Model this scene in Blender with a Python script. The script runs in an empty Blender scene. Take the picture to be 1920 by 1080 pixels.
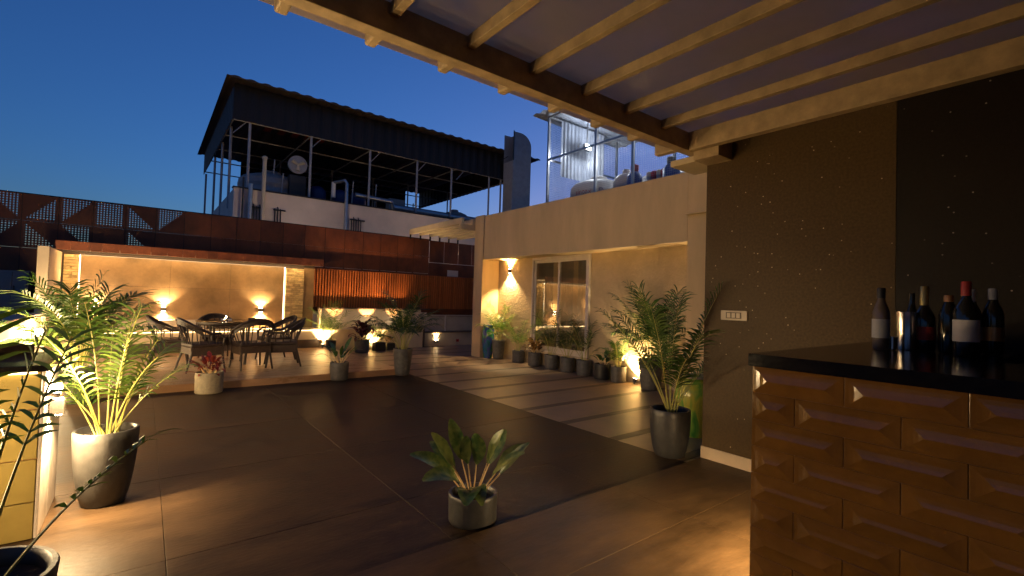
import bpy, bmesh, math, random
from mathutils import Vector, Matrix
random.seed(7)
sc = bpy.context.scene
C = sc.collection

# ------------------------------------------------------------------ camera
cam = bpy.data.cameras.new('camera'); camo = bpy.data.objects.new('camera', cam); C.objects.link(camo)
cam.sensor_width = 36.0; cam.lens = 883.0/1920*36; cam.clip_start = 0.05; cam.clip_end = 2000
camo.matrix_world = Matrix(((0.7882660, -0.0397114, -0.6140519, 0.0),
                            (-0.6146185, -0.0026800, -0.7888200, 0.0),
                            (0.0296794, 0.9992076, -0.0265199, 1.3), (0, 0, 0, 1)))
sc.camera = camo
# ------------------------------------------------------------------ world: dusk sky
w = bpy.data.worlds.new('World'); sc.world = w; w.use_nodes = True
nt = w.node_tree; nt.nodes.clear()
sky = nt.nodes.new('ShaderNodeTexSky'); sky.sky_type = 'NISHITA'; sky.sun_disc = False
sky.sun_elevation = math.radians(0.0); sky.sun_rotation = math.radians(52); sky.air_density = 1.0; sky.dust_density = 0.8; sky.ozone_density = 4.4
bg = nt.nodes.new('ShaderNodeBackground'); bg.inputs['Strength'].default_value = 0.125
wo = nt.nodes.new('ShaderNodeOutputWorld')
nt.links.new(sky.outputs['Color'], bg.inputs['Color']); nt.links.new(bg.outputs[0], wo.inputs['Surface'])
sun = bpy.data.lights.new('sun', 'SUN'); sun.energy = 0.004; sun.angle = math.radians(12); sun.color = (1, .8, .65)
so = bpy.data.objects.new('sun', sun); C.objects.link(so); so.rotation_euler = (math.radians(86), 0, math.radians(208))
sc.view_settings.view_transform = 'Standard'; sc.view_settings.look = 'None'
sc.view_settings.exposure = 2.32; sc.view_settings.gamma = 1.0
sc.cycles.use_denoising = True; sc.cycles.max_bounces = 7; sc.cycles.sample_clamp_indirect = 4.0
sc.cycles.caustics_reflective = False; sc.cycles.caustics_refractive = False

WARM = (1.0, .7, .35); AMBER = (1.0, .52, .2); WHITE = (.85, .92, 1.0)

# ------------------------------------------------------------------ materials
MATS = {}
def newmat(name):
    m = bpy.data.materials.new(name); m.use_nodes = True; m.node_tree.nodes.clear()
    MATS[name] = m; return m, m.node_tree.nodes, m.node_tree.links
def mat(name, col, rough=.6, var=.25, scale=6.0, bump=.15, bscale=60.0, metal=0.0, stretch=(1, 1, 1), spec=.5, var2=0.0, coat=0.0, obj=False):
    """noise-mottled principled material: base colour varied by two noises, fine bump"""
    m, N, L = newmat(name)
    out = N.new('ShaderNodeOutputMaterial'); p = N.new('ShaderNodeBsdfPrincipled'); L.new(p.outputs[0], out.inputs[0])
    tc = N.new('ShaderNodeTexCoord'); geo = N.new('ShaderNodeNewGeometry')
    mp = N.new('ShaderNodeMapping'); mp.inputs['Scale'].default_value = stretch
    L.new(tc.outputs['Object'] if obj else geo.outputs['Position'], mp.inputs['Vector'])
    n1 = N.new('ShaderNodeTexNoise'); n1.inputs['Scale'].default_value = scale; n1.inputs['Detail'].default_value = 6; n1.inputs['Roughness'].default_value = .65
    L.new(mp.outputs[0], n1.inputs['Vector'])
    oi = N.new('ShaderNodeObjectInfo')
    mr = N.new('ShaderNodeMapRange'); mr.inputs['From Min'].default_value = .3; mr.inputs['From Max'].default_value = .7
    mr.inputs['To Min'].default_value = 1-var; mr.inputs['To Max'].default_value = 1+var
    L.new(n1.outputs['Fac'], mr.inputs['Value'])
    val = mr.outputs[0]
    if var2:
        mr2 = N.new('ShaderNodeMapRange'); mr2.inputs['To Min'].default_value = 1-var2; mr2.inputs['To Max'].default_value = 1+var2
        L.new(oi.outputs['Random'], mr2.inputs['Value'])
        mu = N.new('ShaderNodeMath'); mu.operation = 'MULTIPLY'; L.new(val, mu.inputs[0]); L.new(mr2.outputs[0], mu.inputs[1]); val = mu.outputs[0]
    mx = N.new('ShaderNodeVectorMath'); mx.operation = 'SCALE'; mx.inputs[0].default_value = col[:3]; L.new(val, mx.inputs['Scale'])
    L.new(mx.outputs[0], p.inputs['Base Color'])
    p.inputs['Roughness'].default_value = rough; p.inputs['Metallic'].default_value = metal
    p.inputs['Specular IOR Level'].default_value = spec
    if coat: p.inputs['Coat Weight'].default_value = coat; p.inputs['Coat Roughness'].default_value = .08
    r2 = N.new('ShaderNodeMapRange'); r2.inputs['To Min'].default_value = max(.02, rough-.12); r2.inputs['To Max'].default_value = min(1, rough+.12)
    L.new(n1.outputs['Fac'], r2.inputs['Value']); L.new(r2.outputs[0], p.inputs['Roughness'])
    if bump:
        n2 = N.new('ShaderNodeTexNoise'); n2.inputs['Scale'].default_value = bscale; n2.inputs['Detail'].default_value = 4
        L.new(mp.outputs[0], n2.inputs['Vector'])
        b = N.new('ShaderNodeBump'); b.inputs['Strength'].default_value = bump; b.inputs['Distance'].default_value = .01
        L.new(n2.outputs['Fac'], b.inputs['Height']); L.new(b.outputs[0], p.inputs['Normal'])
    return m
def emit(name, col, s):
    m, N, L = newmat(name); o = N.new('ShaderNodeOutputMaterial'); e = N.new('ShaderNodeEmission')
    e.inputs[0].default_value = (*col, 1); e.inputs[1].default_value = s; L.new(e.outputs[0], o.inputs[0]); return m
def leafmat(name, c1, c2, rough=.38, trans=.3, scale=9, veins=0):
    m, N, L = newmat(name)
    o = N.new('ShaderNodeOutputMaterial'); p = N.new('ShaderNodeBsdfPrincipled'); t = N.new('ShaderNodeBsdfTranslucent'); mx = N.new('ShaderNodeMixShader')
    mx.inputs[0].default_value = trans
    geo = N.new('ShaderNodeNewGeometry'); oi = N.new('ShaderNodeObjectInfo')
    n = N.new('ShaderNodeTexNoise'); n.inputs['Scale'].default_value = scale; n.inputs['Detail'].default_value = 5; L.new(geo.outputs['Position'], n.inputs['Vector'])
    ad = N.new('ShaderNodeMath'); ad.operation = 'MULTIPLY_ADD'; ad.inputs[1].default_value = .5; L.new(oi.outputs['Random'], ad.inputs[0])
    mr = N.new('ShaderNodeMapRange'); mr.inputs['From Min'].default_value = .35; mr.inputs['From Max'].default_value = .65; mr.inputs['To Min'].default_value = -.25; mr.inputs['To Max'].default_value = .8
    L.new(n.outputs['Fac'], mr.inputs['Value']); L.new(mr.outputs[0], ad.inputs[2])
    cr = N.new('ShaderNodeMix'); cr.data_type = 'RGBA'; cr.inputs['A'].default_value = (*c1, 1); cr.inputs['B'].default_value = (*c2, 1); cr.clamp_factor = True
    L.new(ad.outputs[0], cr.inputs['Factor'])
    L.new(cr.outputs['Result'], p.inputs['Base Color']); L.new(cr.outputs['Result'], t.inputs[0]); p.inputs['Roughness'].default_value = rough
    L.new(p.outputs[0], mx.inputs[1]); L.new(t.outputs[0], mx.inputs[2]); L.new(mx.outputs[0], o.inputs[0]); return m

mat('slate_dim', (.04, .023, .011), .48, .5, 1.7, .2, 18, stretch=(1, 2.6, 1), var2=.16, spec=.15); mat('slate_fg_lit', (.066, .037, .015), .48, .5, 1.7, .2, 18, stretch=(1, 2.6, 1), var2=.14, spec=.2)  # one slate in two tones: stronger foreground light is put into the colour
mat('slate_dark', (.045, .03, .02), .55, .3, 4, .12, 40)
mat('grout', (.04, .027, .018), .9, .2)
mat('bandstone', (.085, .056, .034), .5, .3, 4, .1, 40)
mat('sandtile', (.24, .165, .1), .4, .3, 3, .06, 40, var2=.08)
mat('deckwood', (.3, .17, .09), .3, .22, 5, .1, 30, stretch=(.5, 7, 1), var2=.15)
mat('plaster', (.6, .44, .23), .85, .14, 1.6, .14, 70, stretch=(1.5, 1.5, .35))
mat('roughcast', (.56, .42, .23), .9, .12, 3, .9, 26)
mat('creampaint', (.62, .5, .34), .6, .1, 3, .06, 80)
mat('whitewall', (.72, .58, .47), .85, .14, .9, .08, 20)
mat('corten', (.16, .045, .012), .62, .5, 2.2, .12, 40, var2=.18, stretch=(1, 1, .6))
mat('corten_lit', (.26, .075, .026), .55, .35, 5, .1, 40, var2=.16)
mat('slatwood', (.38, .12, .034), .38, .3, 6, .06, 30, stretch=(8, 8, .8), var2=.2)
mat('panel', (.29, .18, .085), .45, .4, 1.6, .08, 30)
mat('stone', (.55, .4, .19), .8, .3, 14, .6, 40, var2=.28)
mat('bench', (.58, .46, .3), .55, .1, 3, .05, 60)
mat('benchdark', (.09, .06, .045), .6, .2)
mat('cushion', (.45, .38, .3), .9, .1, 6, .2, 200)
mat('granite', (.006, .005, .005), .12, .4, 80, 0, spec=.45)
mat('bartile', (.19, .085, .016), .09, .2, 6, .06, 10, spec=.4, var2=.1)
mat('bargrout', (.3, .15, .05), .5, .1)
mat('baseboard', (.5, .38, .25), .6, .1)
mat('beam', (.38, .27, .14), .6, .3, 9, .2, 35, stretch=(1, 1, 1))
mat('beamcream', (.6, .47, .27), .6, .12, 4, .05)
mat('darkclad', (.012, .008, .007), .6, .2, 5, .05)
mat('roofsheet', (.07, .045, .03), .5, .2)
mat('red_glow_paint', (.38, .05, .02), .5, .3)
mat('galv', (.42, .42, .43), .35, .15, 8, .05, 40, metal=.85)
mat('polesteel', (.42, .38, .36), .5, .15, 8, .03, metal=.2)
mat('steelrod', (.32, .3, .3), .5, .15)
mat('blackpipe', (.02, .018, .018), .5, .2)
mat('whitetank', (.66, .62, .58), .5, .1, 4, .05)
mat('bluedull', (.008, .02, .09), .5, .2); mat('tankdull', (.3, .27, .25), .6, .2); mat('blueplastic', (.02, .06, .3), .4, .15)
mat('redplastic', (.5, .02, .02), .4, .15)
mat('redtext', (.5, .03, .02), .5, .1); mat('greytext', (.2, .22, .35), .5, .1)
mat('alum', (.72, .64, .54), .4, .08, 8, 0, metal=.2)
mat('darkframe', (.05, .035, .028), .5, .2)
CURT = 1
mat('plastic_white', (.55, .46, .34), .45, .05)
mat('plastic_dark', (.12, .09, .06), .5, .1)
mat('potgrey', (.095, .09, .083), .5, .35, 16, .5, 70, obj=True)
mat('potsilver', (.17, .165, .155), .42, .3, 14, .35, 60, obj=True)
mat('potcharcoal', (.04, .038, .036), .42, .3, 12, .12, 60, obj=True)
mat('potstone', (.26, .22, .15), .75, .25, 20, .4, 80, obj=True)
mat('potblack', (.022, .02, .019), .45, .2, 20, .15, 60, obj=True)
mat('soil', (.02, .014, .01), .95, .4, 40, .8, 60)
mat('wicker', (.03, .017, .011), .5, .35, 40, .5, 120, obj=True)
mat('wickerlite', (.045, .026, .017), .55, .35, 40, .5, 120, obj=True)
mat('lampbody', (.12, .1, .09), .4, .1, metal=.4)
mat('concrete', (.16, .15, .14), .9, .2, .5)
mat('darkground', (.03, .03, .032), .9, .3, .05)
mat('marble', (.5, .44, .38), .22, .25, 4, .02, 20)
mat('glazedtile', (.32, .24, .07), .3, .15, 5, .03, 30, var2=.1)
mat('cabinetgrey', (.3, .26, .23), .6, .1)
mat('amberwood', (.36, .16, .04), .35, .25, 6, .05, stretch=(6, 1, 1))
mat('stalk', (.42, .4, .1), .45, .2); mat('palestalk', (.7, .5, .25), .45, .2)
mat('bottleglass', (.012, .012, .01), .08, .1, 5, 0, spec=.6); mat('clearish', (.12, .09, .07), .1, .2, 5, 0)
mat('label_white', (.55, .5, .47), .7, .1); mat('label_red', (.35, .03, .02), .5, .1); mat('foilgold', (.5, .38, .14), .35, .2, 20, .2, 60, metal=.7)
mat('copper', (.5, .25, .1), .35, .1, metal=.6); mat('label_grey', (.3, .3, .33), .6, .1)
mat('tumbler', (.55, .52, .52), .18, .05, 4, 0, metal=1.0)
mat('cloud_poly', (.3, .33, .4), .28, .2, 3, .5, 25)
emit('ledstrip', (1, .74, .42), 3.2); emit('ledthin', (1, .74, .42), .4); emit('undercap_led', (1, .66, .3), 2.6); emit('bulb', (1, .78, .48), 25.0); emit('bulbwhite', (.85, .93, 1), 10.0)
leafmat('palmleaf', (.04, .1, .014), (.15, .22, .04)); leafmat('palmdark', (.02, .06, .014), (.06, .12, .022))
leafmat('aglaleaf', (.05, .11, .025), (.2, .24, .06), .35, .22, 22); leafmat('aglagreen', (.02, .07, .015), (.09, .16, .03), .3, .15, 30)
leafmat('redleaf', (.16, .012, .014), (.3, .06, .03), .35, .2, 20); leafmat('darkredleaf', (.045, .01, .014), (.16, .03, .03), .3, .15, 20)
leafmat('crotonleaf', (.05, .06, .015), (.4, .2, .07), .35, .2, 25)

leafmat('curtain', (.36, .31, .17), (.42, .36, .22), .9, .5, 4); emit('bulbdim', (1, .8, .5), 1.0)
def glitter(name, base, flake, thr):
    m, N, L = newmat(name)
    o = N.new('ShaderNodeOutputMaterial'); p = N.new('ShaderNodeBsdfPrincipled'); L.new(p.outputs[0], o.inputs[0])
    geo = N.new('ShaderNodeNewGeometry')
    col = None; masks = []
    for sc_, th, seed in ((110, thr*.9, 0), (58, thr*.5, 3.3)):
        mp = N.new('ShaderNodeMapping'); mp.inputs['Location'].default_value = (seed, seed*1.7, seed*.3); L.new(geo.outputs['Position'], mp.inputs[0])
        v = N.new('ShaderNodeTexVoronoi'); v.inputs['Scale'].default_value = sc_; L.new(mp.outputs[0], v.inputs['Vector'])
        sp = N.new('ShaderNodeSeparateColor'); L.new(v.outputs['Color'], sp.inputs[0])
        lt = N.new('ShaderNodeMath'); lt.operation = 'LESS_THAN'; lt.inputs[1].default_value = th; L.new(sp.outputs[0], lt.inputs[0])
        d = N.new('ShaderNodeMath'); d.operation = 'LESS_THAN'; d.inputs[1].default_value = .24; L.new(v.outputs['Distance'], d.inputs[0])
        mu = N.new('ShaderNodeMath'); mu.operation = 'MULTIPLY'; L.new(lt.outputs[0], mu.inputs[0]); L.new(d.outputs[0], mu.inputs[1])
        br = N.new('ShaderNodeMath'); br.operation = 'MULTIPLY'; L.new(mu.outputs[0], br.inputs[0]); L.new(sp.outputs[1], br.inputs[1]); masks.append(br)
    mm = N.new('ShaderNodeMath'); mm.operation = 'MAXIMUM'; L.new(masks[0].outputs[0], mm.inputs[0]); L.new(masks[1].outputs[0], mm.inputs[1])
    n = N.new('ShaderNodeTexNoise'); n.inputs['Scale'].default_value = 60; L.new(geo.outputs['Position'], n.inputs['Vector'])
    sc1 = N.new('ShaderNodeVectorMath'); sc1.operation = 'SCALE'; sc1.inputs[0].default_value = base
    r = N.new('ShaderNodeMapRange'); r.inputs['From Min'].default_value = .3; r.inputs['From Max'].default_value = .7; r.inputs['To Min'].default_value = .8; r.inputs['To Max'].default_value = 1.2
    L.new(n.outputs['Fac'], r.inputs['Value']); L.new(r.outputs[0], sc1.inputs['Scale'])
    cr = N.new('ShaderNodeMix'); cr.data_type = 'RGBA'; L.new(mm.outputs[0], cr.inputs['Factor']); L.new(sc1.outputs[0], cr.inputs['A']); cr.inputs['B'].default_value = (*flake, 1)
    L.new(cr.outputs['Result'], p.inputs['Base Color'])
    p.inputs['Metallic'].default_value = 0.0; p.inputs['Specular IOR Level'].default_value = .2
    p.inputs['Roughness'].default_value = .5
    return m
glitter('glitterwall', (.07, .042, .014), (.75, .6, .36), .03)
glitter('glitterdark', (.012, .008, .005), (.5, .42, .34), .02)  # black panel; its base also darkened for light fading along the wall

def glassmat(name, tint=(.9, .92, .9), rough=.0, base=.06, power=.75):
    m, N, L = newmat(name)
    o = N.new('ShaderNodeOutputMaterial'); t = N.new('ShaderNodeBsdfTransparent'); g = N.new('ShaderNodeBsdfGlossy'); x = N.new('ShaderNodeMixShader')
    f = N.new('ShaderNodeFresnel'); f.inputs[0].default_value = 1.5
    mr = N.new('ShaderNodeMapRange'); mr.inputs['To Min'].default_value = base; mr.inputs['To Max'].default_value = power; L.new(f.outputs[0], mr.inputs['Value'])
    t.inputs[0].default_value = (*tint, 1); g.inputs['Roughness'].default_value = rough
    L.new(mr.outputs[0], x.inputs[0]); L.new(t.outputs[0], x.inputs[1]); L.new(g.outputs[0], x.inputs[2]); L.new(x.outputs[0], o.inputs[0]); return m
glassmat('glass', (.85, .84, .74), 0, .03, .5); glassmat('tableglass', (.5, .45, .4), .02, .1, 1)
# translucent roofing sheet: dull acrylic that lets some dusk light through
m, N, L = newmat('acrylic'); o = N.new('ShaderNodeOutputMaterial'); p = N.new('ShaderNodeBsdfPrincipled'); t = N.new('ShaderNodeBsdfTranslucent'); x = N.new('ShaderNodeMixShader')
geo = N.new('ShaderNodeNewGeometry'); n = N.new('ShaderNodeTexNoise'); n.inputs['Scale'].default_value = 2.2; n.inputs['Detail'].default_value = 6; L.new(geo.outputs['Position'], n.inputs['Vector'])
r = N.new('ShaderNodeMapRange'); r.inputs['From Min'].default_value = .3; r.inputs['From Max'].default_value = .7; r.inputs['To Min'].default_value = .55; r.inputs['To Max'].default_value = .95; L.new(n.outputs['Fac'], r.inputs['Value']); L.new(r.outputs[0], x.inputs[0])
p.inputs['Base Color'].default_value = (.36, .33, .3, 1); p.inputs['Roughness'].default_value = .3; t.inputs[0].default_value = (.9, .68, .52, 1)
L.new(p.outputs[0], x.inputs[1]); L.new(t.outputs[0], x.inputs[2]); L.new(x.outputs[0], o.inputs[0])
def perf(name, tri):
    """rusty plate with punched round holes inside a triangle (object coords, panel-local 0..1)"""
    m, N, L = newmat(name); o = N.new('ShaderNodeOutputMaterial'); p = N.new('ShaderNodeBsdfPrincipled'); t = N.new('ShaderNodeBsdfTransparent'); x = N.new('ShaderNodeMixShader')
    tc = N.new('ShaderNodeTexCoord'); s = N.new('ShaderNodeSeparateXYZ'); L.new(tc.outputs['Object'], s.inputs[0])
    def M(op, a, b=None, c=None):
        k = N.new('ShaderNodeMath'); k.operation = op
        for i, v in enumerate((a, b, c)):
            if v is None: continue
            if isinstance(v, (int, float)): k.inputs[i].default_value = v
            else: L.new(v, k.inputs[i])
        return k.outputs[0]
    u, v = s.outputs[0], s.outputs[2]
    P = .043
    fu = M('SUBTRACT', M('FRACT', M('DIVIDE', u, P)), .5); fv = M('SUBTRACT', M('FRACT', M('DIVIDE', v, P)), .5)
    hole = M('LESS_THAN', M('SQRT', M('ADD', M('MULTIPLY', fu, fu), M('MULTIPLY', fv, fv))), .26)
    a, b, c = tri   # a*u + b*v + c > 0 inside
    ins = M('GREATER_THAN', M('ADD', M('ADD', M('MULTIPLY', u, a), M('MULTIPLY', v, b)), c), 0)
    edge = M('MULTIPLY', M('MULTIPLY', M('GREATER_THAN', u, .03), M('LESS_THAN', u, .44)), M('MULTIPLY', M('GREATER_THAN', v, .03), M('LESS_THAN', v, .455)))
    mask = M('MULTIPLY', M('MULTIPLY', hole, ins), edge)
    n = N.new('ShaderNodeTexNoise'); n.inputs['Scale'].default_value = 5; n.inputs['Detail'].default_value = 5; L.new(tc.outputs['Object'], n.inputs['Vector'])
    cr = N.new('ShaderNodeMix'); cr.data_type = 'RGBA'; cr.inputs['A'].default_value = (.05, .014, .005, 1); cr.inputs['B'].default_value = (.17, .045, .012, 1); L.new(n.outputs['Fac'], cr.inputs['Factor']); L.new(cr.outputs['Result'], p.inputs['Base Color'])
    p.inputs['Roughness'].default_value = .65
    L.new(mask, x.inputs[0]); L.new(p.outputs[0], x.inputs[1]); L.new(t.outputs[0], x.inputs[2]); L.new(x.outputs[0], o.inputs[0])
perf('perf_a', (1, 1, -.48)); perf('perf_b', (-1, 1, 0)); perf('perf_c', (1, -1, 0)); perf('perf_d', (-1, -1, .48)); perf('perf_e', (0, 0, 1))
# painted vase: bands of green / yellow / blue glaze
def vasemat(name, cols):
    m, N, L = newmat(name); o = N.new('ShaderNodeOutputMaterial'); p = N.new('ShaderNodeBsdfPrincipled'); L.new(p.outputs[0], o.inputs[0])
    tc = N.new('ShaderNodeTexCoord'); n = N.new('ShaderNodeTexNoise'); n.inputs['Scale'].default_value = 5.5; n.inputs['Detail'].default_value = 2; n.inputs['Distortion'].default_value = .8
    mp = N.new('ShaderNodeMapping'); mp.inputs['Scale'].default_value = (1.6, 1.6, .6); L.new(tc.outputs['Object'], mp.inputs[0]); L.new(mp.outputs[0], n.inputs['Vector'])
    r = N.new('ShaderNodeValToRGB'); L.new(n.outputs['Fac'], r.inputs[0]); L.new(r.outputs[0], p.inputs['Base Color']); p.inputs['Roughness'].default_value = .22
    e = r.color_ramp.elements
    e[0].position = .3; e[0].color = (*cols[0], 1); e[1].position = .72; e[1].color = (*cols[-1], 1)
    for i, c_ in enumerate(cols[1:-1]): k = e.new(.3+.42*(i+1)/(len(cols)-1)); k.color = (*c_, 1)
vasemat('vase_green', ((.03, .16, .03), (.16, .3, .05), (.4, .36, .05), (.1, .25, .06)))
vasemat('vase_blue', ((.01, .12, .06), (.02, .16, .3), (.06, .06, .35), (.05, .3, .06), (.02, .2, .1)))

# ------------------------------------------------------------------ mesh helpers
class MB:
    def __init__(s): s.v = []; s.f = []; s.mi = []; s.cur = 0
    def face(s, pts):
        i = len(s.v); s.v += [tuple(p) for p in pts]; s.f.append(tuple(range(i, i+len(pts)))); s.mi.append(s.cur)
    def box(s, x0, x1, y0, y1, z0, z1):
        i = len(s.v); s.v += [(x0,y0,z0),(x1,y0,z0),(x1,y1,z0),(x0,y1,z0),(x0,y0,z1),(x1,y0,z1),(x1,y1,z1),(x0,y1,z1)]
        for q in ((3,2,1,0),(4,5,6,7),(0,1,5,4),(1,2,6,5),(2,3,7,6),(3,0,4,7)): s.f.append(tuple(i+k for k in q)); s.mi.append(s.cur)
        return s
    def tube(s, pts, r, n=8, caps=True):
        pts = [Vector(p) for p in pts]; rs = r if isinstance(r, (list, tuple)) else [r]*len(pts)
        base = len(s.v); up = None
        for k, p in enumerate(pts):
            d = (pts[min(k+1, len(pts)-1)]-pts[max(k-1, 0)]).normalized()
            if up is None: up = Vector((0, 0, 1)) if abs(d.z) < .9 else Vector((1, 0, 0))
            a = d.cross(up).normalized(); b = a.cross(d).normalized(); up = b
            for j in range(n):
                t = 2*math.pi*j/n; q = p+(a*math.cos(t)+b*math.sin(t))*rs[k]; s.v.append(tuple(q))
        for k in range(len(pts)-1):
            for j in range(n):
                s.f.append((base+k*n+j, base+k*n+(j+1) % n, base+(k+1)*n+(j+1) % n, base+(k+1)*n+j)); s.mi.append(s.cur)
        if caps:
            s.f.append(tuple(base+j for j in reversed(range(n)))); s.mi.append(s.cur)
            s.f.append(tuple(base+(len(pts)-1)*n+j for j in range(n))); s.mi.append(s.cur)
        return s
    def lathe(s, prof, n=32, c=(0, 0, 0), sx=1.0):
        base = len(s.v)
        for r, z in prof:
            for j in range(n):
                t = 2*math.pi*j/n; s.v.append((c[0]+r*math.cos(t), c[1]+r*math.sin(t)*sx, c[2]+z))
        for k in range(len(prof)-1):
            for j in range(n):
                s.f.append((base+k*n+j, base+k*n+(j+1) % n, base+(k+1)*n+(j+1) % n, base+(k+1)*n+j)); s.mi.append(s.cur)
        s.f.append(tuple(base+j for j in reversed(range(n)))); s.mi.append(s.cur)
        s.f.append(tuple(base+(len(prof)-1)*n+j for j in range(n))); s.mi.append(s.cur)
        return s
    def mesh(s, name, mats, smooth=False, weld=False):
        me = bpy.data.meshes.new(name); me.from_pydata(s.v, [], s.f)
        if weld: bmm = bmesh.new(); bmm.from_mesh(me); bmesh.ops.remove_doubles(bmm, verts=bmm.verts, dist=1e-5); bmesh.ops.recalc_face_normals(bmm, faces=bmm.faces); bmm.to_mesh(me); bmm.free(); s.mi = [0]*len(me.polygons)
        for m_ in ([mats] if isinstance(mats, str) else mats): me.materials.append(MATS[m_])
        me.polygons.foreach_set('material_index', s.mi)
        if smooth:
            me.polygons.foreach_set('use_smooth', [True]*len(me.polygons))
            try: me.set_sharp_from_angle(angle=math.radians(40))
            except Exception: pass
        me.update(); return me
    def build(s, name, mats, parent=None, smooth=False, bev=0):
        return link(name, s.mesh(name, mats, smooth), parent, bev)
PM = {}
def link(name, me, parent=None, bev=0, loc=None):
    o = bpy.data.objects.new(name, me); C.objects.link(o)
    if loc is not None: o.location = loc
    if parent is not None:
        o.parent = parent
        if parent.name in PM: o.matrix_parent_inverse = PM[parent.name].inverted()
    if bev:
        b = o.modifiers.new('bevel', 'BEVEL'); b.width = bev; b.segments = 2; b.limit_method = 'ANGLE'
    return o
def tag(o, label=None, cat=None, group=None, kind=None):
    if label: o['label'] = label
    if cat: o['category'] = cat
    if group: o['group'] = group
    if kind: o['kind'] = kind
    return o
def thing(name, label, cat, loc=(0, 0, 0), group=None, rz=0.0, world=True):
    """Empty at the thing's base. world=True: parts are given in world coordinates"""
    o = bpy.data.objects.new(name, None); C.objects.link(o); o.location = loc; o.rotation_euler = (0, 0, rz); o.empty_display_size = .1
    if world: PM[o.name] = Matrix.Translation(loc) @ Matrix.Rotation(rz, 4, 'Z')
    return tag(o, label, cat, group)
def box(name, b, m, parent=None, bev=0): return MB().box(*b).build(name, m, parent, False, bev)
def struct(o): o['kind'] = 'structure'; return o
def copytree(o, loc, rz, label, parent=None):
    c = o.copy(); C.objects.link(c); c.location = loc; c.rotation_euler = (0, 0, rz); c['label'] = label
    for ch in o.children:
        d = ch.copy(); C.objects.link(d); d.parent = c
        for g in ch.children:
            e = g.copy(); C.objects.link(e); e.parent = d
    return c
def lamp(kind, name, loc, energy, col=WARM, parent=None, direction=None, angle=90, blend=.6, radius=.02, size=None):
    l = bpy.data.lights.new(name, kind); l.energy = energy; l.color = col
    if kind == 'SPOT': l.spot_size = math.radians(angle); l.spot_blend = blend
    if kind == 'AREA': l.shape = 'RECTANGLE'; l.size, l.size_y = size
    else: l.shadow_soft_size = radius
    o = bpy.data.objects.new(name, l); C.objects.link(o)
    q = Vector(direction or (0, 0, -1)).to_track_quat('-Z', 'Y')
    mw = Matrix.Translation(loc) @ q.to_matrix().to_4x4()
    if parent is not None:
        o.parent = parent
        if parent.name in PM: o.matrix_parent_inverse = PM[parent.name].inverted()
    o.location = loc; o.rotation_euler = q.to_euler()
    return o

# ================================================================== SETTING
struct(box('ground', (-300, 300, -300, 300, -12.2, -12), 'darkground'))
# lower terrace floor: slab with recessed joints, every tile a piece
floor = struct(box('terrace_floor', (-14, 14, 2.155, 30, -.3, -.010), 'grout'))
def tile(parent, x0, x1, y0, y1, m, z1=0.0, z0=-.012, name='tile', g=.0014):
    return box(name, (x0+g, x1-g, y0+g, y1-g, z0, z1), m, parent, .0015)
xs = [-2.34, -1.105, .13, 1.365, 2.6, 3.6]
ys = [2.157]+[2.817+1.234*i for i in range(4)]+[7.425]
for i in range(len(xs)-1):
    for j in range(len(ys)-1): tile(floor, xs[i], xs[i+1], ys[j], ys[j+1], 'slate_dim', random.uniform(-.0006, .0006))
# walkway beside the house: pale tiles between narrow dark bands
y = 11.2; k = 0
while y > 2.2:
    y0 = max(y-.58, 2.157)
    tile(floor, 3.6, 4.8, y0, y, 'sandtile', random.uniform(-.0005, .0005)); tile(floor, 4.8, 6.0, y0, y, 'sandtile', random.uniform(-.0005, .0005)); tile(floor, 6.0, 6.5, y0, y, 'sandtile')
    y = y0
    if y > 2.3: tile(floor, 3.6, 6.5, y-.11, y, 'bandstone', 0, name='band_tile'); y -= .11
# paved margins behind the deck and along the far side
tile(floor, 6.5, 9, 8.75, 11.9, 'sandtile')
# raised foreground floor
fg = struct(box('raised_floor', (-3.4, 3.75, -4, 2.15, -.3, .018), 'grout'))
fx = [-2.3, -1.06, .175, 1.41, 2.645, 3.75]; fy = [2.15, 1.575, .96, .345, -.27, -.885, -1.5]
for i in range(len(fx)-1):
    for j in range(len(fy)-1): tile(fg, fx[i], fx[i+1], fy[j+1], fy[j], 'slate_fg_lit', .03+random.uniform(-.0006, .0006), .016)
# wooden dining deck
deck = struct(box('deck', (-1.2, 3.42, 7.43, 11.6, -.005, .078), 'benchdark'))
y = 7.42; r_ = 0
while y < 11.2:
    cuts = [-1.2] + sorted([random.uniform(-.6, .6), random.uniform(1.0, 2.6)]) + [3.43]
    for a, b in zip(cuts[:-1], cuts[1:]): box('plank', (a+.0015, b-.0015, y+.0015, y+.1985, .076, .095+random.uniform(-.0006, .0006)), 'deckwood', deck, .0015)
    y += .2
for a, b in ((-1.2, .3), (.3, 1.9), (1.9, 3.43)): box('edge_plank', (a+.001, b-.001, 7.405, 7.419, 0, .093), 'deckwood', deck)
box('edge_plank', (3.432, 3.446, 7.405, 11.2, 0, .093), 'deckwood', deck)

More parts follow.
